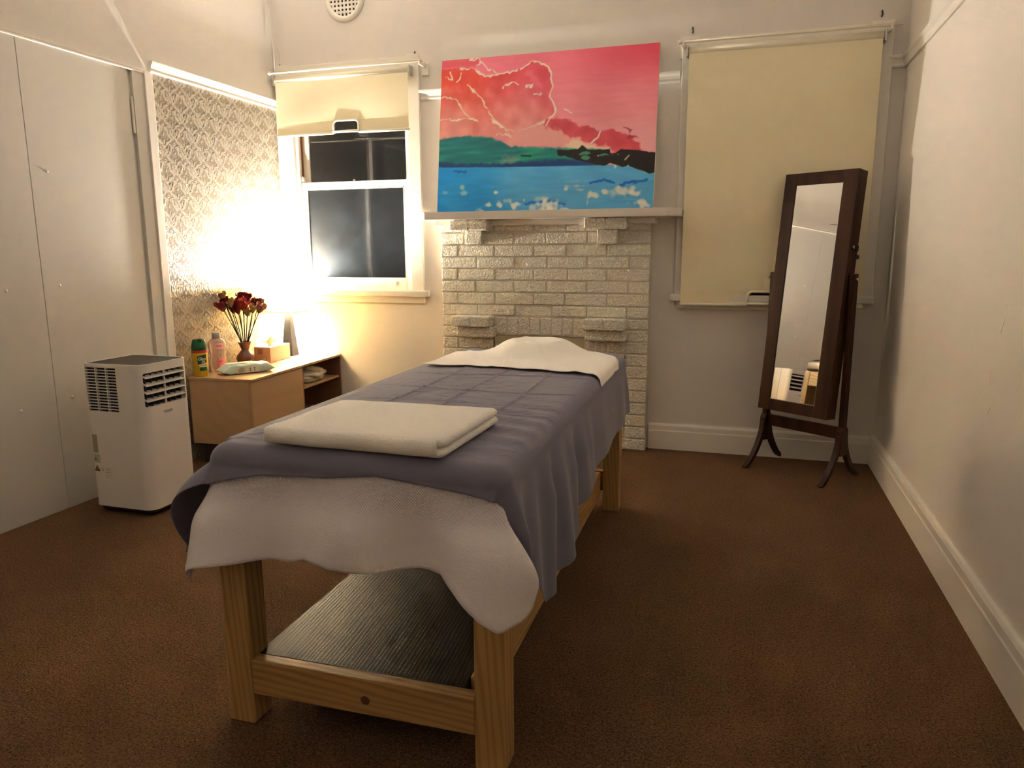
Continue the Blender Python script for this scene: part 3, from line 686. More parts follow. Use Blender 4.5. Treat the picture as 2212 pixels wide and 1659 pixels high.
# white towel under the sheet, hanging over the foot end
na, nb = 150, 90
aX = np.linspace(-.135, BW + .105, na)
Fk = np.interp(aX, [-.11, 0, .08, .21, .29, .36, .45, .54, .62, .665, .71, .765, .80, .86], [.275, .285, .265, .245, .222, .240, .243, .236, .224, .25, .285, .325, .29, .19])
A = aX[:, None] * np.ones((1, nb)); T = np.linspace(0, 1, nb)[None, :] * np.ones((na, 1))
Bv = -Fk[:, None] + T * (Fk[:, None] + .42)
pull = sstep(-.07, .0, Bv)
A = np.where(A > BW, BW + (A - BW) * (1 - .85 * pull), np.where(A < 0, A * (1 - .6 * pull), A))
corner = np.exp(-((A - 0) / .10) ** 2) + .10 * np.exp(-((A - BW) / .10) ** 2)
fl = .16 + .10 * np.sin(A * 19 + .6) * 1 + .26 * corner
fold = .009 * np.sin(A * 31 + 1.2 + 6 * Bv) + .017 * np.sin(A * 15.0 + 2.3 - 4 * Bv) + .012 * vnoise(A, Bv, 9, 2.2)
fold = (fold + .018) * sstep(.03, .16, -Bv)
fl = fl * (.35 + .65 * sstep(.05, .18, -Bv)) 
P = drape(A, Bv, BZ + .001, .036, np.clip(fl, .02, .8), fold, .030)
P[..., 0] += .080 * sstep(0, .105, A - BW + .03) * sstep(.03, .2, -Bv)
hem = np.exp(-((Bv + Fk[:, None] - .016) / .004) ** 2)
P[..., 1] -= .0016 * hem
tw_m = mat('waffle_towel', S(230, 223, 226), .95, sheen=.3)
nt = tw_m.node_tree; b = nt.nodes['Principled BSDF']; tc = nt.nodes.new('ShaderNodeTexCoord'); sx_ = nt.nodes.new('ShaderNodeSeparateXYZ'); nt.links.new(tc.outputs['Object'], sx_.inputs[0])
def wave1(inp, s):
    k = nt.nodes.new('ShaderNodeMath'); k.operation = 'MULTIPLY'; k.inputs[1].default_value = s; nt.links.new(inp, k.inputs[0])
    q = nt.nodes.new('ShaderNodeMath'); q.operation = 'SINE'; nt.links.new(k.outputs[0], q.inputs[0]); return q.outputs[0]
wa = nt.nodes.new('ShaderNodeMath'); wa.operation = 'MULTIPLY'; nt.links.new(wave1(sx_.outputs['X'], 900), wa.inputs[0]); nt.links.new(wave1(sx_.outputs['Z'], 900), wa.inputs[1])
band = nt.nodes.new('ShaderNodeMapRange'); band.inputs['From Min'].default_value = .612; band.inputs['From Max'].default_value = .620; nt.links.new(sx_.outputs['Z'], band.inputs['Value'])
wm = nt.nodes.new('ShaderNodeMath'); wm.operation = 'MULTIPLY'; nt.links.new(wa.outputs[0], wm.inputs[0]); nt.links.new(band.outputs[0], wm.inputs[1])
nf = nt.nodes.new('ShaderNodeTexNoise'); nf.inputs['Scale'].default_value = 280; nf.inputs['Detail'].default_value = 2; nt.links.new(tc.outputs['Object'], nf.inputs['Vector'])
ad = nt.nodes.new('ShaderNodeMath'); ad.operation = 'ADD'; nt.links.new(wm.outputs[0], ad.inputs[0]); nt.links.new(nf.outputs['Fac'], ad.inputs[1])
bp = nt.nodes.new('ShaderNodeBump'); bp.inputs['Strength'].default_value = .55; bp.inputs['Distance'].default_value = .002
nt.links.new(ad.outputs[0], bp.inputs['Height']); nt.links.new(bp.outputs['Normal'], b.inputs['Normal'])
tw = obj('bath_towel', grid(P), tw_m, None, (BX, BY, 0), (0, 0, BR), smooth=True); solidify(tw, .003, 1)
tag(tw, 'large white towel hanging over foot of massage table', 'towel')

# slate blue sheet
na, nb = 300, 400
si = np.linspace(0, 1, na)
La = .255
bN = np.linspace(0, 1, nb)[None, :] * np.ones((na, 1))
Bend = BL - .045
sA = np.where(si < .13, -La + La * si / .13, np.where(si < .66, BW * (si - .13) / .53, BW + (si - .66) / .34))      # last part: 1 = full right hang
bf = np.interp(sA, [-La, -.05, .02, .15, .33, .45, .56, .67, .73, .78, BW + .35, BW + 1], [-.10, -.09, -.084, -.056, -.048, -.034, -.044, -.056, -.066, -.060, -.050, .25])
Bv = bf[:, None] + bN * (Bend - bf[:, None])
Ra = np.interp(Bv, [0, .33, .45, .56, .66, .78, 1.06, 1.4, 1.85], [.42, .42, .40, .37, .335, .30, .275, .268, .262])
A = np.where(sA[:, None] <= BW, sA[:, None], BW + (sA[:, None] - BW) * Ra)
leftc = np.exp(-((A + .08) / .14) ** 2) * np.exp(-((Bv - .0) / .30) ** 2)
fl = .08 + .90 * leftc * (A < .2) + .03 * np.sin(Bv * 17)
fl = np.where(A < .1, np.maximum(fl, .30), fl)
fl = fl - .03 * (A > BW - .1) * (1 - sstep(.25, .75, Bv))
side = (A > BW - .05).astype(float)
fold = side * (.014 * np.sin(Bv * 23 + 1.0 + 2 * (A - BW)) * (1 - .82 * sstep(.45, 1.1, Bv)) + .010 * np.sin(Bv * 43 + .5) * (1 - sstep(.5, 1.1, Bv)) + .008)
fold = fold + (1 - side) * .006 * np.sin(A * 17 + Bv * 13)
front = (Bv < .03) & (A > .0) & (A < BW)
fl = np.where(front, .42, fl)
P = drape(A, Bv, BZ + .0062, .048, np.clip(fl, 0, 1.0), fold, .034)
# ironed fold creases and small wrinkles on top
top = (1 - sstep(.0, .05, np.maximum(-A, A - BW + .03))) * sstep(.03, .08, Bv)
zc = np.zeros(A.shape)
for a0, amp in ((.20, .0050), (.385, .0042), (.565, .0050)): zc += amp * np.exp(-((A - a0 - .010 * np.sin(Bv * 4 + a0 * 20)) / .0045) ** 2)
for b0, amp in ((1.13, .004), (.83, .004), (.50, .0035), (.62, .0025)): zc += amp * np.exp(-((Bv - b0 - .02 * np.sin(A * 7 + b0 * 9)) / .006) ** 2) * sstep(-.1, .2, A)
wr_ = vnoise(A * 1.0, Bv * 2.6, 7, 4.4); wr2 = vnoise(A * 2.4 + Bv * 1.2, Bv * 2.4 - A, 8, 9.1)
zc += .0022 * np.maximum(0, 1 - np.abs(wr_) * 8) * sstep(-.2, .4, vnoise(A, Bv, 3, 1.1)) + .0012 * np.maximum(0, 1 - np.abs(wr2) * 6) + .0012 * wr2
# raking folds near the front right corner
fr = np.exp(-((A - .68) / .20) ** 2) * np.exp(-((Bv - .42) / .26) ** 2)
zc += .004 * fr * np.sin((Bv * 1.0 + .35 * (A - .7)) * 62)
P[..., 2] += np.where(top > 0, zc * top, 0); P[..., 2] = np.where(top > .9, np.maximum(P[..., 2], BZ + .0035), P[..., 2])
sh = obj('table_sheet', grid(P), sheet_m, None, (BX, BY, 0), (0, 0, BR), smooth=True); solidify(sh, .0014, 1)
tag(sh, 'slate blue cotton sheet spread over the massage table', 'sheet')

# white cloth over the head end, humped over the face cushion
na, nb = 110, 70
sa = np.linspace(.030, BW + .045, na)[:, None] * np.ones((1, nb)); tbv = np.ones((na, 1)) * np.linspace(0, 1, nb)[None, :]
near = np.interp(sa, [0, .2, .4, .6, .8], [1.235, 1.285, 1.27, 1.225, 1.18]) + .006 * np.sin(sa * 40)
farb = np.interp(sa, [0, .13, .2, .55, .8], [1.60, 1.69, BL - .06, BL - .06, 1.62])
Bv = near + tbv * (farb - near)
P = drape(sa, Bv, BZ + .018, .034, np.full(sa.shape, .25), None)
d2 = np.hypot((sa - .375 - .03 * (Bv - 1.7)) / .235, (Bv - 1.72) / .27)
P[..., 2] += .056 * (1 - sstep(.42, 1.02, d2 + .10 * vnoise(sa, Bv, 5, 7.7))) + .006 * vnoise(sa, Bv, 6, 3.3) * (1 - sstep(.6, .78, sa)) + .004 * np.exp(-((np.mod(sa + Bv * .6, .31) - .15) / .02) ** 2)
P[..., 2] = np.maximum(P[..., 2], np.where(sa < BW - .03, BZ + .0165, -1))
lc_ = obj('head_cloth', grid(P), linen_m, None, (BX, BY, 0), (0, 0, BR), smooth=True); solidify(lc_, .002, 1)
tag(lc_, 'thin white cloth humped over the head of massage table', 'towel')

# folded white towel on the sheet
ft = thing('folded_towel', 'thick folded white towel lying on the blue sheet', 'towel', (-1.605, -2.815, BZ + .012), R(-1.5))
def pad(lx, ly, z0, z1, rx, n=40):
    """soft slab with rounded rims"""
    U = np.linspace(-1, 1, n); rows_ = []
    prof = [(-1, 0)] ; th = z1 - z0; out = bmesh.new()
    ring = []
    K = 10
    prof = [(1 - (1 - math.cos(k * math.pi / K)) * 0, 0) for k in range(0)]
    sec = []
    for k in range(K + 1):
        a = -math.pi / 2 + math.pi * k / K; sec.append((math.cos(a) * th / 2, (z0 + z1) / 2 + math.sin(a) * th / 2))
    layers = []
    base = []
    cr = .012
    for (sx, sy, a0) in ((1, 1, 0), (-1, 1, 90), (-1, -1, 180), (1, -1, 270)):
        for q in range(6):
            a = R(a0 + 90 * q / 5); base.append((sx * (lx - cr) + cr * math.cos(a), sy * (ly - cr) + cr * math.sin(a)))
    dense = []
    for i in range(len(base)):
        p, q = base[i], base[(i + 1) % len(base)]; L = math.hypot(q[0] - p[0], q[1] - p[1]); m = max(1, int(L / .03))
        for k in range(m): dense.append((p[0] + (q[0] - p[0]) * k / m, p[1] + (q[1] - p[1]) * k / m))
    def inset_pt(p, d):
        return (p[0] - math.copysign(min(abs(p[0]), d), p[0]) if abs(p[0]) > lx - .05 else p[0], p[1] - math.copysign(min(abs(p[1]), d), p[1]) if abs(p[1]) > ly - .05 else p[1])
    n_ = len(dense)
    def lump(x, y): return .0035 * mnoise.noise((x * 9, y * 9, z1 * 50)) + .002 * mnoise.noise((x * 25, y * 25, 3))
    rings = []
    for (o_, z) in sec:
        rings.append([out.verts.new((*inset_pt(p, th / 2 - o_), z + lump(*p) * (.6 if z > (z0 + z1) / 2 else .1))) for p in dense])
    for a, c in zip(rings, rings[1:]):
        for k in range(n_): out.faces.new([a[k], a[(k + 1) % n_], c[(k + 1) % n_], c[k]])
    # caps as shrinking rings
    for side in (0, -1):
        prev = rings[side]
        for s in (.85, .68, .5, .3, .12):
            cur = [out.verts.new((v.co.x * s / 1.0, v.co.y * s, (z0 if side == 0 else z1) + (lump(v.co.x * s, v.co.y * s) if side == -1 else 0))) for v in rings[side]]
            for k in range(n_): out.faces.new([prev[k], prev[(k + 1) % n_], cur[(k + 1) % n_], cur[k]])
            prev = cur
        out.faces.new(prev)
    return out
TL_, TW_ = .238, .185
obj('lower_fold', pad(TL_, TW_, 0, .0205, .02), towel_m, ft, smooth=True)
obj('upper_fold', pad(TL_ + .001, TW_ - .003, .0190, .040, .02), towel_m, ft, (-.001, .002, 0), (R(.0), R(-.6), R(.6)), smooth=True)
# the front edge where the towel is doubled over
roll_ = tube([(-TL_ + .012 + (2 * TL_ - .030) * k / 16, -TW_ + .012 - .003 * math.sin(k * .5), .0203 + .0010 * math.sin(k * .9)) for k in range(17)], [.017] + [.0200] * 15 + [.018], 20)
obj('front_fold', roll_, towel_m, ft, smooth=True)

# ------------------------------------------------------------------ sideboard
SX, SY, SR, SD, SL, SH = -3.319, -1.065, R(3.3), .40, 1.065, .505
sb = thing('sideboard', 'low pale wood sideboard with open shelf under lamp', 'sideboard', (SX, SY, 0), SR)
def sp(n, lo, hi, m, bev=.0015, par=None): return obj(n, box(lo, hi, bev, 1), m, par or sb)
sp('top_panel', (-SD - .004, -.004, SH - .014), (.004, SL + .003, SH), oak)
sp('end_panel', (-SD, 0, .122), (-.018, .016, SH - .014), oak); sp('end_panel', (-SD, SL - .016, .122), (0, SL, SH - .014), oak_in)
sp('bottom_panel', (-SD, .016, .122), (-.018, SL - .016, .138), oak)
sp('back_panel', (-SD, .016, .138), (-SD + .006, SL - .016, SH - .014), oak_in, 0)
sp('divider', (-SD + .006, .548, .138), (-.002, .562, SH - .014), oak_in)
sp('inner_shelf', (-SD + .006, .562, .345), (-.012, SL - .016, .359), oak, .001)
sp('door', (-.018, .001, .126), (0, .546, SH - .017), oak, .002)
sp('front_edge', (-.018, .562, .122), (0, SL - .016, .138), oak)
sp('plinth', (-SD + .03, .04, 0.0), (-.05, SL - .04, .122), mat('plinth_dark', (.045, .026, .014, 1), .6), .002)
# crumpled plastic bag on the inner shelf
u = np.linspace(0, 2 * math.pi, 40)[:, None] * np.ones((1, 26)); v2 = np.ones((40, 1)) * np.linspace(0.02, math.pi - .02, 26)[None, :]
bx_ = np.sin(v2) * np.cos(u); by_ = np.sin(v2) * np.sin(u); bz_ = np.cos(v2)
nz_ = vnoise(bx_ * 1.0 + bz_ * .5, by_ + bz_ * .8, 3.2, 2.0); nz2 = vnoise(bx_ + 3, by_ * 1.3 + bz_, 7.5, 6.0)
k_ = 1 + .30 * nz_ + .22 * np.abs(nz2)
P = np.stack([bx_ * .115 * k_, by_ * .175 * k_, np.maximum(bz_ * .055 * k_, -.034) + .036], -1)
bag_m = mat('clear_plastic_film', S(238, 228, 205), .22, trans=.35, bump=(40, .5), coat=.4)
P[..., 2] -= P[..., 2].min() - .0005
tag(obj('plastic_bag', grid(P), bag_m, None, (-3.505, -.265, .3600), (0, 0, R(8)), smooth=True), 'crumpled clear plastic bag lying inside the open sideboard shelf', 'bag')

# ------------------------------------------------------------------ table lamp
LX, LY = -3.668, -.165
lp = thing('table_lamp', 'lit table lamp with dark tapered base and yellow shade', 'lamp', (LX, LY, SH), 0)
bs = bmesh.new()
def sq(h, z): return [bs.verts.new((sx * h, sy * h, z)) for sx, sy in ((-1, -1), (1, -1), (1, 1), (-1, 1))]
rg_ = [sq(.040, 0), sq(.040, .006), sq(.017, .298), sq(.014, .304)]
for a, c in zip(rg_, rg_[1:]):
    for k in range(4): bs.faces.new([a[k], a[(k + 1) % 4], c[(k + 1) % 4], c[k]])
bs.faces.new(rg_[0][::-1]); bs.faces.new(rg_[-1]); bmesh.ops.bevel(bs, geom=list(bs.edges), offset=.002, segments=2, affect='EDGES')
obj('lamp_base', bs, mat('charcoal_base', (.010, .010, .0105, 1), .5, spec=.25, bump=(60, .2), vary=(20, .25)), lp)
obj('lamp_stem', tube([(0, 0, .30), (0, 0, .42)], .008, 12), steel_m, lp, smooth=True)
HS = .098; SZ0, SZ1 = .298, .492
sm_ = bpy.data.materials.new('yellow_shade_fabric'); sm_.use_nodes = True; nt = sm_.node_tree; nt.nodes.clear()
o_ = nt.nodes.new('ShaderNodeOutputMaterial'); df = nt.nodes.new('ShaderNodeBsdfDiffuse'); tl = nt.nodes.new('ShaderNodeBsdfTranslucent'); mxs = nt.nodes.new('ShaderNodeMixShader')
df.inputs['Color'].default_value = (.86, .74, .52, 1); tl.inputs['Color'].default_value = (1.0, .70, .15, 1); mxs.inputs[0].default_value = .11
nt.links.new(df.outputs[0], mxs.inputs[1]); nt.links.new(tl.outputs[0], mxs.inputs[2]); tpn = nt.nodes.new('ShaderNodeBsdfTransparent'); tpn.inputs['Color'].default_value = (1.0, .74, .34, 1); mx3 = nt.nodes.new('ShaderNodeMixShader'); mx3.inputs[0].default_value = .004
nt.links.new(mxs.outputs[0], mx3.inputs[1]); nt.links.new(tpn.outputs[0], mx3.inputs[2]); nt.links.new(mx3.outputs[0], o_.inputs['Surface'])
sd = bmesh.new(); seg = []
for z, h in ((SZ0, HS), (SZ1, HS - .004)):
    ring = []
    for (sx, sy, a0) in ((1, 1, 0), (-1, 1, 90), (-1, -1, 180), (1, -1, 270)):
        for q in range(4):
            a = R(a0 + 30 * q); c_ = .008; ring.append(sd.verts.new((sx * (h - c_) + c_ * math.cos(a), sy * (h - c_) + c_ * math.sin(a), z)))
    seg.append(ring)
for k in range(16): sd.faces.new([seg[0][k], seg[0][(k + 1) % 16], seg[1][(k + 1) % 16], seg[1][k]])
obj('lamp_shade', sd, sm_, lp)
for z, h in ((SZ0, HS), (SZ1, HS - .004)):
    rimb = bmesh.new()
    for (x0, y0, x1, y1) in ((-h, -h - .001, h, -h + .001), (-h, h - .001, h, h + .001), (-h - .001, -h, -h + .001, h), (h - .001, -h, h + .001, h)):
        box((x0, y0, z - .002), (x1, y1, z + .002), 0, 1, rimb)
    obj('shade_rim', rimb, mat('rim_tape_%d' % int(z * 100), (.35, .24, .10, 1), .7), lp)
spd = bmesh.new()
for k in range(4):
    a = R(90 * k); tube([(0, 0, SZ0 + .03), (math.cos(a) * HS, math.sin(a) * HS, SZ0 + .012)], .0015, 6, spd)
obj('shade_spider', spd, steel_m, lp)
obj('bulb_holder', lathe([(.014, .405), (.016, .41), (.016, .445), (.012, .448)], 16), black_pl, lp, smooth=True)
bm_ = bpy.data.materials.new('bulb_light'); bm_.use_nodes = True; nt = bm_.node_tree; nt.nodes.clear()
o_ = nt.nodes.new('ShaderNodeOutputMaterial'); em = nt.nodes.new('ShaderNodeEmission'); em.inputs['Color'].default_value = BULB_COLOR; em.inputs['Strength'].default_value = BULB_STRENGTH
nt.links.new(em.outputs[0], o_.inputs['Surface'])
obj('bulb', lathe([(0, -.030), (.018, -.020), (.022, -.002), (.015, .018), (0, .0235)], 10), bm_, lp, (0, 0, .478), smooth=True)

# ------------------------------------------------------------------ tissue box
tx = thing('tissue_box', 'pale brown tissue box with a tissue pulled up', 'tissue box', (-3.655, -.385, SH), R(3.3))
kraft = mat('tissue_card', S(190, 148, 118), .55, vary=(9, .06)); kraft_d = mat('tissue_print', S(150, 108, 88), .6)
bxh = .098
ob_ = box((-.058, -.118, 0), (.058, .118, bxh), .002, 1)
obj('carton', ob_, kraft, tx)
obj('carton_top', box((-.056, -.116, bxh), (.056, .116, bxh + .0008)), mat('tissue_card_top', S(240, 228, 212), .5), tx)
obj('slot', mapped(([(math.cos(k * math.pi / 12) * 1.0, math.sin(k * math.pi / 12), 0) for k in range(24)], [tuple(range(24))]), lambda a, b_, c: (a * .018, b_ * .06, bxh + .0012)), kraft_d, tx)
for (x0, x1, z0, z1) in ((-.004, .028, .004, .038), (-.030, .004, .052, .088)):
    obj('printed_patch', box((x0, -.1188, z0), (x1, -.118, z1)), kraft_d, tx)
for k in range(5): obj('barcode_bar', box((.000 + k * .005, -.1192, .006), (.002 + k * .005, -.1186, .034)), mat('barcode_%d' % k, S(236, 214, 190), .6) if k == 0 else MATS['barcode_0'], tx)
n_ = 18; tt = np.linspace(-1, 1, n_)[:, None] * np.ones((1, n_)); hh = np.ones((n_, 1)) * np.linspace(0, 1, n_)[None, :]
wv_ = .014 * np.sin(tt * 6 + hh * 3) * hh + .010 * np.sin(tt * 11 + 1) * hh
P = np.stack([wv_ + .018 * hh * hh * np.sin(tt * 2.5), tt * (.022 + .036 * hh), bxh + .0015 + hh * (.052 - .022 * np.abs(tt) + .010 * np.sin(tt * 5 + 1))], -1)
tis = obj('tissue', grid(P), mat('tissue_paper', S(240, 226, 196), .9, bump=(60, .2)), tx, (0, -.02, 0), smooth=True); solidify(tis, .0012)

# ------------------------------------------------------------------ vase and wooden roses
VX, VY = -3.690, -.612
vase_m = mat('brown_glazed_wood', S(96, 44, 24), .28, coat=.5, vary=(18, .2))
vp = [(.0, .004), (.034, 0), (.040, .004), (.052, .026), (.056, .045), (.050, .064), (.034, .082), (.0235, .094), (.024, .102), (.033, .125), (.043, .147), (.040, .147), (.030, .126), (.020, .104), (.019, .094), (0, .090)]
tag(obj('vase', lathe(vp, 36, cap=False), vase_m, None, (VX, VY, SH), smooth=True), 'brown hourglass vase holding wooden roses on the sideboard', 'vase')
stem_m = mat('dark_stem', (.010, .010, .005, 1), .8, spec=.1); leaf_m = mat('dark_sepal', (.040, .055, .020, 1), .7)
red_m = mat('rose_red', S(112, 6, 22), .6, vary=(50, .3)); orange_m = mat('rose_orange_red', S(160, 40, 26), .6, vary=(40, .3)); cream_m = mat('rose_cream', S(178, 140, 92), .7, vary=(40, .2)); mauve_m = mat('rose_mauve_brown', S(150, 92, 84), .6, vary=(40, .25))
def rose(head, m, size, label, group):
    head = Vector(head); top = Vector((VX, VY, SH + .150)); foot = Vector((VX, VY, SH + .10))
    d = head - foot; ang = Vector((d.x, d.y, 0)); off = ang.normalized() * min(.026, ang.length * .3) if ang.length > 1e-6 else Vector((0, 0, 0))
    root = thing('rose', label, 'flower', (VX, VY, SH + .10), 0, group)
    loc = Vector(root.location)
    p1 = top + off; axis = (head - p1).normalized()
    path = [(foot + off * .4) - loc, p1 - loc]
    for k in range(1, 6): 
        t = k / 5; q = p1.lerp(head, t); q += Vector((math.sin(t * 3.1) * .004 * (1 if m is red_m else -1), math.sin(t * 3.1) * .003, -.004 * math.sin(t * 3.14))); path.append(q - loc)
    obj('stem', tube(path, .0023, 6), stem_m, root, smooth=True)
    size *= 1.14
    # bloom: a pointed cup of overlapping curled petals
    rot = axis.to_track_quat('Z', 'Y').to_euler()
    bl = bmesh.new()
    lathe([(.0, -.002), (.006 * size, .001), (.012 * size, .010 * size), (.014 * size, .022 * size), (.010 * size, .034 * size), (0, .036 * size)], 12, bl)
    npet = 6
    for k in range(npet):
        a0 = 2 * math.pi * k / npet + (.4 if k % 2 else 0); layer = k % 2
        nu_, nv_ = 6, 6; vs = []
        for i in range(nu_):
            row = []
            for j in range(nv_):
                s = (i / (nu_ - 1) - .5) * 1.7; t = j / (nv_ - 1)
                wv2 = math.sqrt(max(0, 1 - (2 * abs(i / (nu_ - 1) - .5)) ** 2.5 * t)) 
                r_ = (.007 + .012 * math.sin(min(1, t * 1.15) * 1.7) + layer * .002 + (.005 * max(0, t - .75) / .25)) * size
                z_ = t * .046 * size * (.72 + .28 * wv2) - (.003 * size if abs(s) > .7 and t > .6 else 0)
                row.append(bl.verts.new((r_ * math.cos(a0 + s * (.75)), r_ * math.sin(a0 + s * .75), z_)))
            vs.append(row)
        for i in range(nu_ - 1):
            for j in range(nv_ - 1): bl.faces.new([vs[i][j], vs[i + 1][j], vs[i + 1][j + 1], vs[i][j + 1]])
    hl = head - loc
    obj('bloom', bl, m, root, hl - axis * .020 * size, rot, smooth=True)
    sp_ = bmesh.new()
    for k in range(5):
        a = 2 * math.pi * k / 5; c_, s_ = math.cos(a), math.sin(a)
        a1 = sp_.verts.new((c_ * .004, s_ * .004, -.004)); b1 = sp_.verts.new((c_ * .012 - s_ * .005, s_ * .012 + c_ * .005, .006)); b2 = sp_.verts.new((c_ * .012 + s_ * .005, s_ * .012 - c_ * .005, .006)); t1 = sp_.verts.new((c_ * .021, s_ * .021, .014))
        sp_.faces.new([a1, b2, t1, b1])
    lathe([(.002, -.006), (.006, -.002), (.007, .002), (0, .004)], 8, sp_)
    obj('sepals', sp_, leaf_m, root, hl - axis * .022 * size, rot)
    return root
def ry(x, z, y=-.61, dy=0.0): return (x + dy * -.678, y + dy, z - dy * .09)    # slide a bloom towards the room
RG = 'dark red wooden roses in the vase'; CG = 'small cream wooden roses in the vase'
for (x, z, dy, s, lab) in ((-3.829, .865, -.125, 1.25, 'large dark red wooden rose at far left of the bouquet'), (-3.807, .893, -.09, 1.0, 'dark red wooden rose just under the highest cream bud'),
                           (-3.757, .852, -.06, 1.0, 'low dark red wooden rose beneath the left cream bud'), (-3.723, .849, -.05, 1.0, 'low dark red wooden rose left of the orange red one'),
                           (-3.726, .890, .02, 1.25, 'dark red wooden rose between left cream bud and the top pair'), (-3.695, .922, .03, 1.2, 'left one of the two topmost dark red wooden roses'),
                           (-3.660, .915, .01, 1.2, 'right one of the two topmost dark red wooden roses'), (-3.616, .887, .03, 1.25, 'dark red wooden rose right of the orange red one'),
                           (-3.580, .888, .02, 1.15, 'dark red wooden rose behind the brownish mauve one')):
    rose(ry(x, z, dy=dy), red_m, s, lab, RG)
rose(ry(-3.676, .875, dy=-.05), orange_m, 1.35, 'orange red wooden rose at the centre of the bouquet', None)
for (x, z, dy, s, lab) in ((-3.819, .925, -.10, .95, 'highest cream wooden rosebud at upper left of bouquet'), (-3.769, .884, -.09, .95, 'cream wooden rosebud among the red ones at left'),
                           (-3.652, .834, -.05, .95, 'lowest cream wooden rosebud in the bouquet middle'), (-3.612, .855, -.04, .95, 'cream wooden rosebud beside the brownish mauve rose')):
    rose(ry(x, z, dy=dy), cream_m, s, lab, CG)
rose(ry(-3.563, .858, dy=-.02), mauve_m, 1.15, 'brownish mauve wooden rose at the bouquet edge nearest the lamp', None)

# ------------------------------------------------------------------ spray can
cn = thing('spray_can', 'yellow disinfectant spray can with green cap', 'spray can', (-3.680, -1.030, SH), R(40))
CR = .042
can_y = mat('can_yellow', S(206, 172, 44), .3, metal=.25, vary=(14, .12)); can_g = mat('can_green', S(0, 92, 50), .35); can_r = mat('can_red', S(170, 40, 30), .35); can_w = mat('can_white', S(236, 230, 210), .4); can_dg = mat('can_label_green', S(6, 78, 46), .35)
obj('can_body', lathe([(0, .002), (CR - .004, 0), (CR, .004), (CR, .140), (CR - .003, .152), (.034, .158)], 40), can_y, cn, smooth=True)
obj('red_band', lathe([(CR + .0004, .134), (CR + .0006, .143), (CR - .001, .150)], 40, cap=False), can_r, cn, smooth=True)
cp = lathe([(CR - .001, .150), (CR + .0005, .153), (CR, .170), (CR - .007, .200), (CR - .010, .208), (CR - .016, .211), (0, .211)], 40)
obj('cap', cp, can_g, cn, smooth=True)
obj('cap_nozzle', box((-.004, -.040, .196), (.018, -.012, .214), .004), can_dg, cn)
def wrap(vf, rad, z0, ang0):
    # x -> angle round the can, y -> height; ang0 = 0 faces -Y of the thing
    return mapped(vf, lambda a, b_, c: (rad * math.sin(ang0 + a / rad), -rad * math.cos(ang0 + a / rad), z0 + b_))
def quadstrip(x0, x1, y0, y1, sk=0.0, n=10):
    v = []; f = []
    for k in range(n + 1):
        x = x0 + (x1 - x0) * k / n; v += [(x, y0 + sk * (x - x0), 0), (x, y1 + sk * (x - x0), 0)]
    for k in range(n): f.append((2 * k, 2 * k + 2, 2 * k + 3, 2 * k + 1))
    return v, f
obj('label_field', wrap(quadstrip(-.018, .034, .070, .118, .18), CR + .0006, 0, .1), can_dg, cn)
obj('label_stripe', wrap(quadstrip(-.012, .034, .062, .068, .18), CR + .0006, 0, .1), can_w, cn)
obj('label_lower', wrap(quadstrip(-.008, .034, .034, .054, 0), CR + .0006, 0, .1), can_g, cn)
obj('label_white', wrap(quadstrip(-.006, .034, .055, .061, 0), CR + .0006, 0, .1), can_w, cn)
obj('lettering', wrap(mapped(text_mesh('Glen', .024, .15), lambda a, b_, c: (a + .006, b_ + .094, 0)), CR + .0011, 0, .1), can_w, cn)
obj('lettering', wrap(mapped(text_mesh('20', .020, .15), lambda a, b_, c: (a + .012, b_ + .078, 0)), CR + .0011, 0, .1), can_w, cn)

# ------------------------------------------------------------------ baby oil style bottle
bt = thing('plastic_bottle', 'clear pink tinted plastic bottle with grey cap', 'bottle', (-3.690, -.868, SH), R(40))
bot_m = mat('clear_pink_plastic', S(244, 214, 196), .16, trans=.45, coat=.3)
bprof = [(.0, .003), (.040, 0), (.046, .006), (.047, .05), (.044, .10), (.045, .125), (.049, .155), (.048, .172), (.040, .186), (.026, .194), (.022, .198), (.022, .202)]
obj('bottle_body', lathe(bprof, 40, sy=.62), bot_m, bt, smooth=True)
obj('bottle_cap', lathe([(.0235, .201), (.024, .203), (.0235, .228), (.021, .230), (0, .230)], 28, sy=.9), mat('grey_cap', S(188, 180, 168), .4), bt, smooth=True)
pk = mat('pink_label', S(238, 130, 140), .5); pk2 = mat('pale_pink_label', S(246, 178, 184), .5); dk = mat('dark_red_ink', S(120, 20, 40), .5); ink = mat('dark_ink', S(60, 30, 30), .5)
def bface(vf, off=.0012):
    return mapped(vf, lambda a, b_, c: (a, -.62 * math.sqrt(max(.0001, .0475 ** 2 - a * a)) - off, b_))
obj('label', bface(mapped(quadstrip(-.004, .040, .010, .078), lambda a, b_, c: (a, b_, c)), .0016), pk, bt)
obj('label_top', bface(quadstrip(-.010, .036, .135, .172), .003), pk2, bt)
obj('lettering', bface(mapped(text_mesh('EVA', .017), lambda a, b_, c: (a + .012, b_ + .148, 0)), .0040), dk, bt)
obj('lettering', bface(mapped(text_mesh('J', .016), lambda a, b_, c: (a + .016, b_ + .095, 0)), .0018), ink, bt)
obj('lettering', bface(mapped(text_mesh('MILD', .009), lambda a, b_, c: (a + .016, b_ + .060, 0)), .0024), dk, bt)
obj('emblem', bface(mapped(([(math.cos(k * math.pi / 8), math.sin(k * math.pi / 8), 0) for k in range(16)], [tuple(range(16))]), lambda a, b_, c: (a * .006 + .016, b_ * .006 + .035, 0)), .0024), pk2, bt)

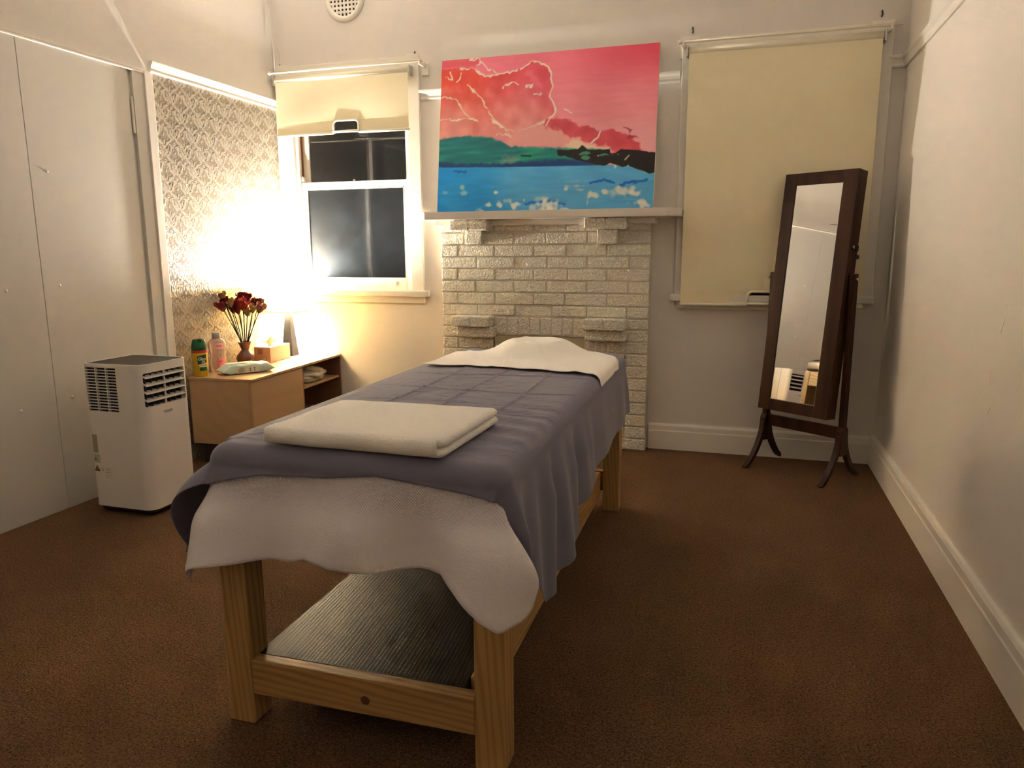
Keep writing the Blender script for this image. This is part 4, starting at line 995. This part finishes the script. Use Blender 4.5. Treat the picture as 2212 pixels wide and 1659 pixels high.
# ------------------------------------------------------------------ packet of wet wipes
wpk = thing('wipes_packet', 'pale green soft packet of wet wipes on sideboard edge', 'wipes packet', (-3.505, -.860, SH), R(55))
n1_, n2_ = 60, 28; la, lb, hz = .152, .058, .058
uA = np.linspace(-1, 1, n1_)
secs = []
for s in uA:
    e = max(0.0, (abs(s) - .70) / .30); hh_ = hz * (1 - .93 * e ** 1.15) * (1 + .04 * math.sin(s * 9)); wd = lb * (1 + .06 * e)
    ring = []
    for k in range(n2_):
        a = 2 * math.pi * k / n2_; c_, s_ = math.cos(a), math.sin(a); p_ = .42
        ring.append((s * la, math.copysign(abs(c_) ** p_, c_) * wd, hh_ / 2 * (1 + math.copysign(abs(s_) ** p_, s_)) + .018 * e))
    secs.append(ring)
wb_ = bmesh.new(); rv = [[wb_.verts.new((x, y, z + .0025 * mnoise.noise((x * 25, y * 25, z * 25)) + .0008)) for x, y, z in r_] for r_ in secs]
for a, c in zip(rv, rv[1:]):
    for k in range(n2_): wb_.faces.new([a[k], a[(k + 1) % n2_], c[(k + 1) % n2_], c[k]])
wb_.faces.new(rv[0][::-1]); wb_.faces.new(rv[-1])
wm_ = mat('wipes_film', S(196, 218, 206), .3, coat=.3, bump=(30, .25), vary=(12, .05))
obj('packet', wb_, wm_, wpk, smooth=True)
obj('resealable_lid', box((-.075, -.026, hz + .0005), (.045, .030, hz + .0035), .0014, 1), mat('lid_label', S(224, 226, 212), .35), wpk)
bl_ = mat('wipes_blue', S(70, 120, 150), .4)
obj('printed_wave', mapped(([(-.11, -.045, 0), (-.075, -.052, 0), (-.055, -.040, 0), (-.068, -.030, 0), (-.085, -.026, 0), (-.10, -.034, 0)], [(0, 1, 2, 3, 4, 5)]), lambda a, b_, c: (a, b_, hz + .0022)), bl_, wpk)
def side_(vf, o=.0022): return mapped(vf, lambda a, b_, c: (a, -lb - o, b_))
obj('info_panel', side_(quadstrip(-.070, .060, .008, .044), .0018), mat('info_cream', S(226, 220, 196), .5), wpk)
obj('lettering', side_(mapped(text_mesh('WIPES', .009), lambda a, b_, c: (a - .042, b_ + .034, 0)), .0024), ink, wpk)
for k in range(6): obj('text_line', side_(quadstrip(-.062, -.022 - .006 * (k % 3), .030 - k * .0036, .0312 - k * .0036), .0024), ink, wpk)
for (x, z) in ((.005, .032), (.030, .032), (.005, .020), (.030, .020)):
    obj('icon', side_(mapped(([(math.cos(q * math.pi / 3), math.sin(q * math.pi / 3), 0) for q in range(6)], [tuple(range(6))]), lambda a, b_, c: (a * .0042 + x, b_ * .0042 + z, 0)), .0024), ink, wpk)

# ------------------------------------------------------------------ portable air conditioner
ac = thing('air_conditioner', 'white portable air conditioner standing by the boarded wall', 'air conditioner', (-3.445, -1.73, 0))
hx, hy = .165, .15
def rrect(hx, hy, rads, n=7):
    pts = []
    for (sx, sy, a0, r_) in ((1, 1, 0, rads[0]), (-1, 1, 90, rads[1]), (-1, -1, 180, rads[2]), (1, -1, 270, rads[3])):
        for k in range(n + 1):
            a = R(a0 + 90 * k / n); pts.append((sx * (hx - r_) + r_ * math.cos(a), sy * (hy - r_) + r_ * math.sin(a)))
    return pts
rads = (.045, .025, .025, .048)
body = prism(rrect(hx, hy, rads), 2, .032, .706)
body = obj('casing', body, white_pl, ac)
gx0, gx1, gz0, gz1 = -.150, .026, .484, .690
ly0, ly1, lz0, lz1 = -.130, .117, .512, .667
top_cut = prism(rrect(hx - .007, hy - .007, (.04, .02, .02, .042)), 2, .698, .72)
cut(body, [box((gx0, -hy - .02, gz0), (gx1, -hy + .022, gz1)), box((hx - .04, ly0, lz0), (hx + .02, ly1, lz1), .008, 2), top_cut])
for p_ in body.data.polygons: p_.use_smooth = False
obj('control_top', prism(rrect(hx - .0075, hy - .0075, (.04, .02, .02, .042)), 2, .697, .7035), brown_pl, ac)
obj('grille_back', box((gx0, -hy + .016, gz0), (gx1, -hy + .021, gz1)), black_pl, ac)
for k in range(16):
    z = gz0 + (gz1 - gz0) * k / 15
    obj('grille_bar', box((gx0, -hy + .0005, z - .0019), (gx1, -hy + .014, z + .0019), .0006, 1), white_pl, ac)
for k in range(4):
    x = gx0 + (gx1 - gx0) * k / 3
    obj('grille_post', box((x - .0028, -hy + .0008, gz0), (x + .0028, -hy + .013, gz1), .0006, 1), white_pl, ac)
obj('outlet_back', box((hx - .039, ly0, lz0), (hx - .034, ly1, lz1)), black_pl, ac)
for k in range(7):
    y = ly0 + (ly1 - ly0) * (k + .5) / 7
    obj('outlet_fin', box((hx - .034, y - .002, lz0), (hx - .014, y + .002, lz1)), mat('fin_grey', (.06, .056, .05, 1), .5) if k == 0 else MATS['fin_grey'], ac)
for k in range(4):
    z = lz0 + (lz1 - lz0) * (k + .85) / 4.35
    lv = box((-.017, ly0 + .004, -.0022), (.017, ly1 - .004, .0022), .0018, 2)
    obj('louvre', lv, white_pl2, ac, (hx - .012, 0, z), (0, R(22), 0))
obj('outlet_rib', box((hx - .012, -.009, lz0), (hx - .004, -.003, lz1)), white_pl, ac)
obj('logo_plate', box((hx, -.030, .470), (hx + .0008, .020, .481), 0), mat('logo_grey', S(176, 168, 158), .3), ac)
obj('base', prism(rrect(hx - .012, hy - .012, (.04, .02, .02, .04)), 2, .016, .033), black_pl, ac)
for (x, y) in ((-.12, -.11), (.12, -.11), (-.12, .11), (.12, .11)):
    obj('castor', lathe([(0, -.008), (.013, -.008), (.014, 0), (.013, .008), (0, .008)], 16), black_pl, ac, (x, y, .0135), (R(90), 0, 0), smooth=True)
seam_m = mat('teal_tape', S(110, 178, 178), .4)
obj('tape_strip', box((-.002, hy, .034), (.003, hy + .0008, .700)), seam_m, ac)
lbl = mat('rating_sticker', S(168, 160, 140), .5); lbl2 = mat('warning_yellow', S(150, 120, 60), .5)
def face(vf): return mapped(vf, lambda a, b_, c: (a, -hy - .0008, b_))
def face2(vf): return mapped(vf, lambda a, b_, c: (a, -hy - .0014, b_))
obj('rating_label', face(quadstrip(-.146, -.118, .288, .374)), lbl, ac)
obj('small_label', face(quadstrip(-.146, -.112, .240, .282)), mat('sticker_pale', S(196, 188, 174), .5), ac)
for (cx_, cz_, s_) in ((-.139, .259, .007), (-.134, .213, .016)):
    obj('warning_triangle', face2(([(cx_ - s_, cz_ - s_ * .8, 0), (cx_ + s_, cz_ - s_ * .8, 0), (cx_, cz_ + s_, 0)], [(0, 1, 2)])), ink, ac)
    obj('triangle_centre', mapped(([(cx_ - s_ * .62, cz_ - s_ * .58, 0), (cx_ + s_ * .62, cz_ - s_ * .58, 0), (cx_, cz_ + s_ * .62, 0)], [(0, 1, 2)]), lambda a, b_, c: (a, -hy - .0018, b_)), lbl2, ac)
obj('lettering', mapped(text_mesh('!', .016), lambda a, b_, c: (a - .134, -hy - .0022, b_ + .204)), ink, ac)
sq_ = [(-.110, .204), (-.098, .204), (-.098, .216), (-.110, .216)]
obj('book_symbol', face2(([(x, z, 0) for x, z in sq_] + [(x * .82 - .0187, z * .82 + .0378, 0) for x, z in sq_], [(0, 1, 5, 4), (1, 2, 6, 5), (2, 3, 7, 6), (3, 0, 4, 7)])), ink, ac)
grey_ink = mat('grey_ink', S(150, 140, 128), .5)
for k in range(5): obj('text_line', face(quadstrip(-.088, -.052 + .004 * (k % 2), .214 - k * .009 - (.004 if k > 2 else 0), .2155 - k * .009 - (.004 if k > 2 else 0))), grey_ink, ac)

# ------------------------------------------------------------------ standing mirror cabinet
mr_ = thing('standing_mirror', 'dark wooden standing mirror cabinet on splayed feet', 'mirror', (-.405, -.27, 0), math.atan2(-.572, .820))
PX = .224; ZP = 1.055
for s in (-1, 1):
    obj('post', box((s * PX - .014, -.020, .20), (s * PX + .014, .020, ZP + .025), .004), walnut, mr_)
    for d in (-1, 1):
        # splayed curved foot in the y-z plane
        pts_o, pts_i = [], []
        for k in range(11):
            t = k / 10; y = .022 + .150 * t ** 1.7 + (.012 * max(0, t - .85) / .15); z = .245 * (1 - t) ** 1.08
            pts_o.append((y + .0, z)); 
        curve = [Vector((0, p[0], p[1])) for p in pts_o]; up, lo = [], []
        for k in range(11):
            tng = (curve[min(k + 1, 10)] - curve[max(k - 1, 0)]).normalized(); nr = Vector((0, tng.z, -tng.y)) * -1
            th = .034 - .014 * (k / 10); up.append(curve[k] + nr * th * .5); lo.append(curve[k] - nr * th * .5)
        outline = [(d * p.y, max(0, p.z)) for p in up] + [(d * p.y, max(0, p.z)) for p in lo[::-1]]
        # bulk where leg meets post
        fb_ = prism(outline, 0, s * PX - .013, s * PX + .013)
        obj('foot', fb_, walnut, mr_)
    blk = prism([(-.030, .140), (.030, .140), (.036, .19), (.032, .270), (.022, .290), (-.022, .290), (-.032, .270), (-.036, .19)], 0, s * PX - .016, s * PX + .016)
    obj('foot_block', blk, walnut, mr_)
obj('stretcher', box((-PX + .014, -.010, .225), (PX - .014, .010, .288), .003), walnut, mr_)
tiltm = R(-6.4)
cabm = bpy.data.objects.new('mirror_cabinet', None); 
HZ0, HZ1, HW = -.722, .538, .2005
fr_w = (.066, .076, .062, .060)   # left, right, top, bottom frame widths
box_o = obj('cabinet', box((-HW, -.022, HZ0), (HW, .044, HZ1), .002, 1), walnut, mr_, (0, 0, ZP), (tiltm, 0, 0))
bpy.data.objects.remove(cabm)
gl0, gl1, gt, gb_ = -HW + fr_w[0], HW - fr_w[1], HZ1 - fr_w[2], HZ0 + fr_w[3]
for lo, hi in (((-HW, HZ0), (gl0, HZ1)), ((gl1, HZ0), (HW, HZ1)), ((gl0, gt), (gl1, HZ1)), ((gl0, HZ0), (gl1, gb_))):
    obj('door_frame', box((lo[0], -.044, lo[1]), (hi[0], -.0235, hi[1]), .0015, 1), walnut, box_o)
silver = mat('mirror_silver', (.93, .94, .93, 1), .015, 1.0)
obj('mirror_glass', box((gl0 - .002, -.0375, gb_ - .002), (gl1 + .002, -.030, gt + .002)), silver, box_o)
rim = bmesh.new(); 
for (x0, x1, z0, z1) in ((gl1 - .0025, gl1, gb_, gt), (gl0, gl1, gb_, gb_ + .0025)): box((x0, -.040, z0), (x1, -.0372, z1), 0, 1, rim)
obj('bevel_strip', rim, steel_m, box_o)
def knob(x, y, z, par, r_=.009, ln=.016, m=steel_m, sgn=1):
    return obj('knob', lathe([(r_ * .5, 0), (r_ * .5, ln * .5), (r_, ln * .7), (r_ * .8, ln), (0, ln * 1.05)], 14), m, par, (x, y, z), (0, R(90 * sgn), 0), smooth=True)
knob(HW, -.012, .155, box_o, .010, .010); 
obj('latch', box((HW, .012, .140), (HW + .012, .030, .168), .002, 1), black_pl, box_o); obj('latch', box((HW, .016, .100), (HW + .020, .032, .120), .002, 1), black_pl, box_o)
for s in (-1, 1):
    obj('pivot_bolt', tube([(s * .196, 0, ZP), (s * (PX + .030), 0, ZP)], .004, 10), steel_m, mr_, smooth=True)
    obj('pivot_knob', box((-.004, -.016, -.004), (.004, .016, .004), .002, 1), steel_m, mr_, (s * (PX + .026), 0, ZP), (R(25), 0, 0))
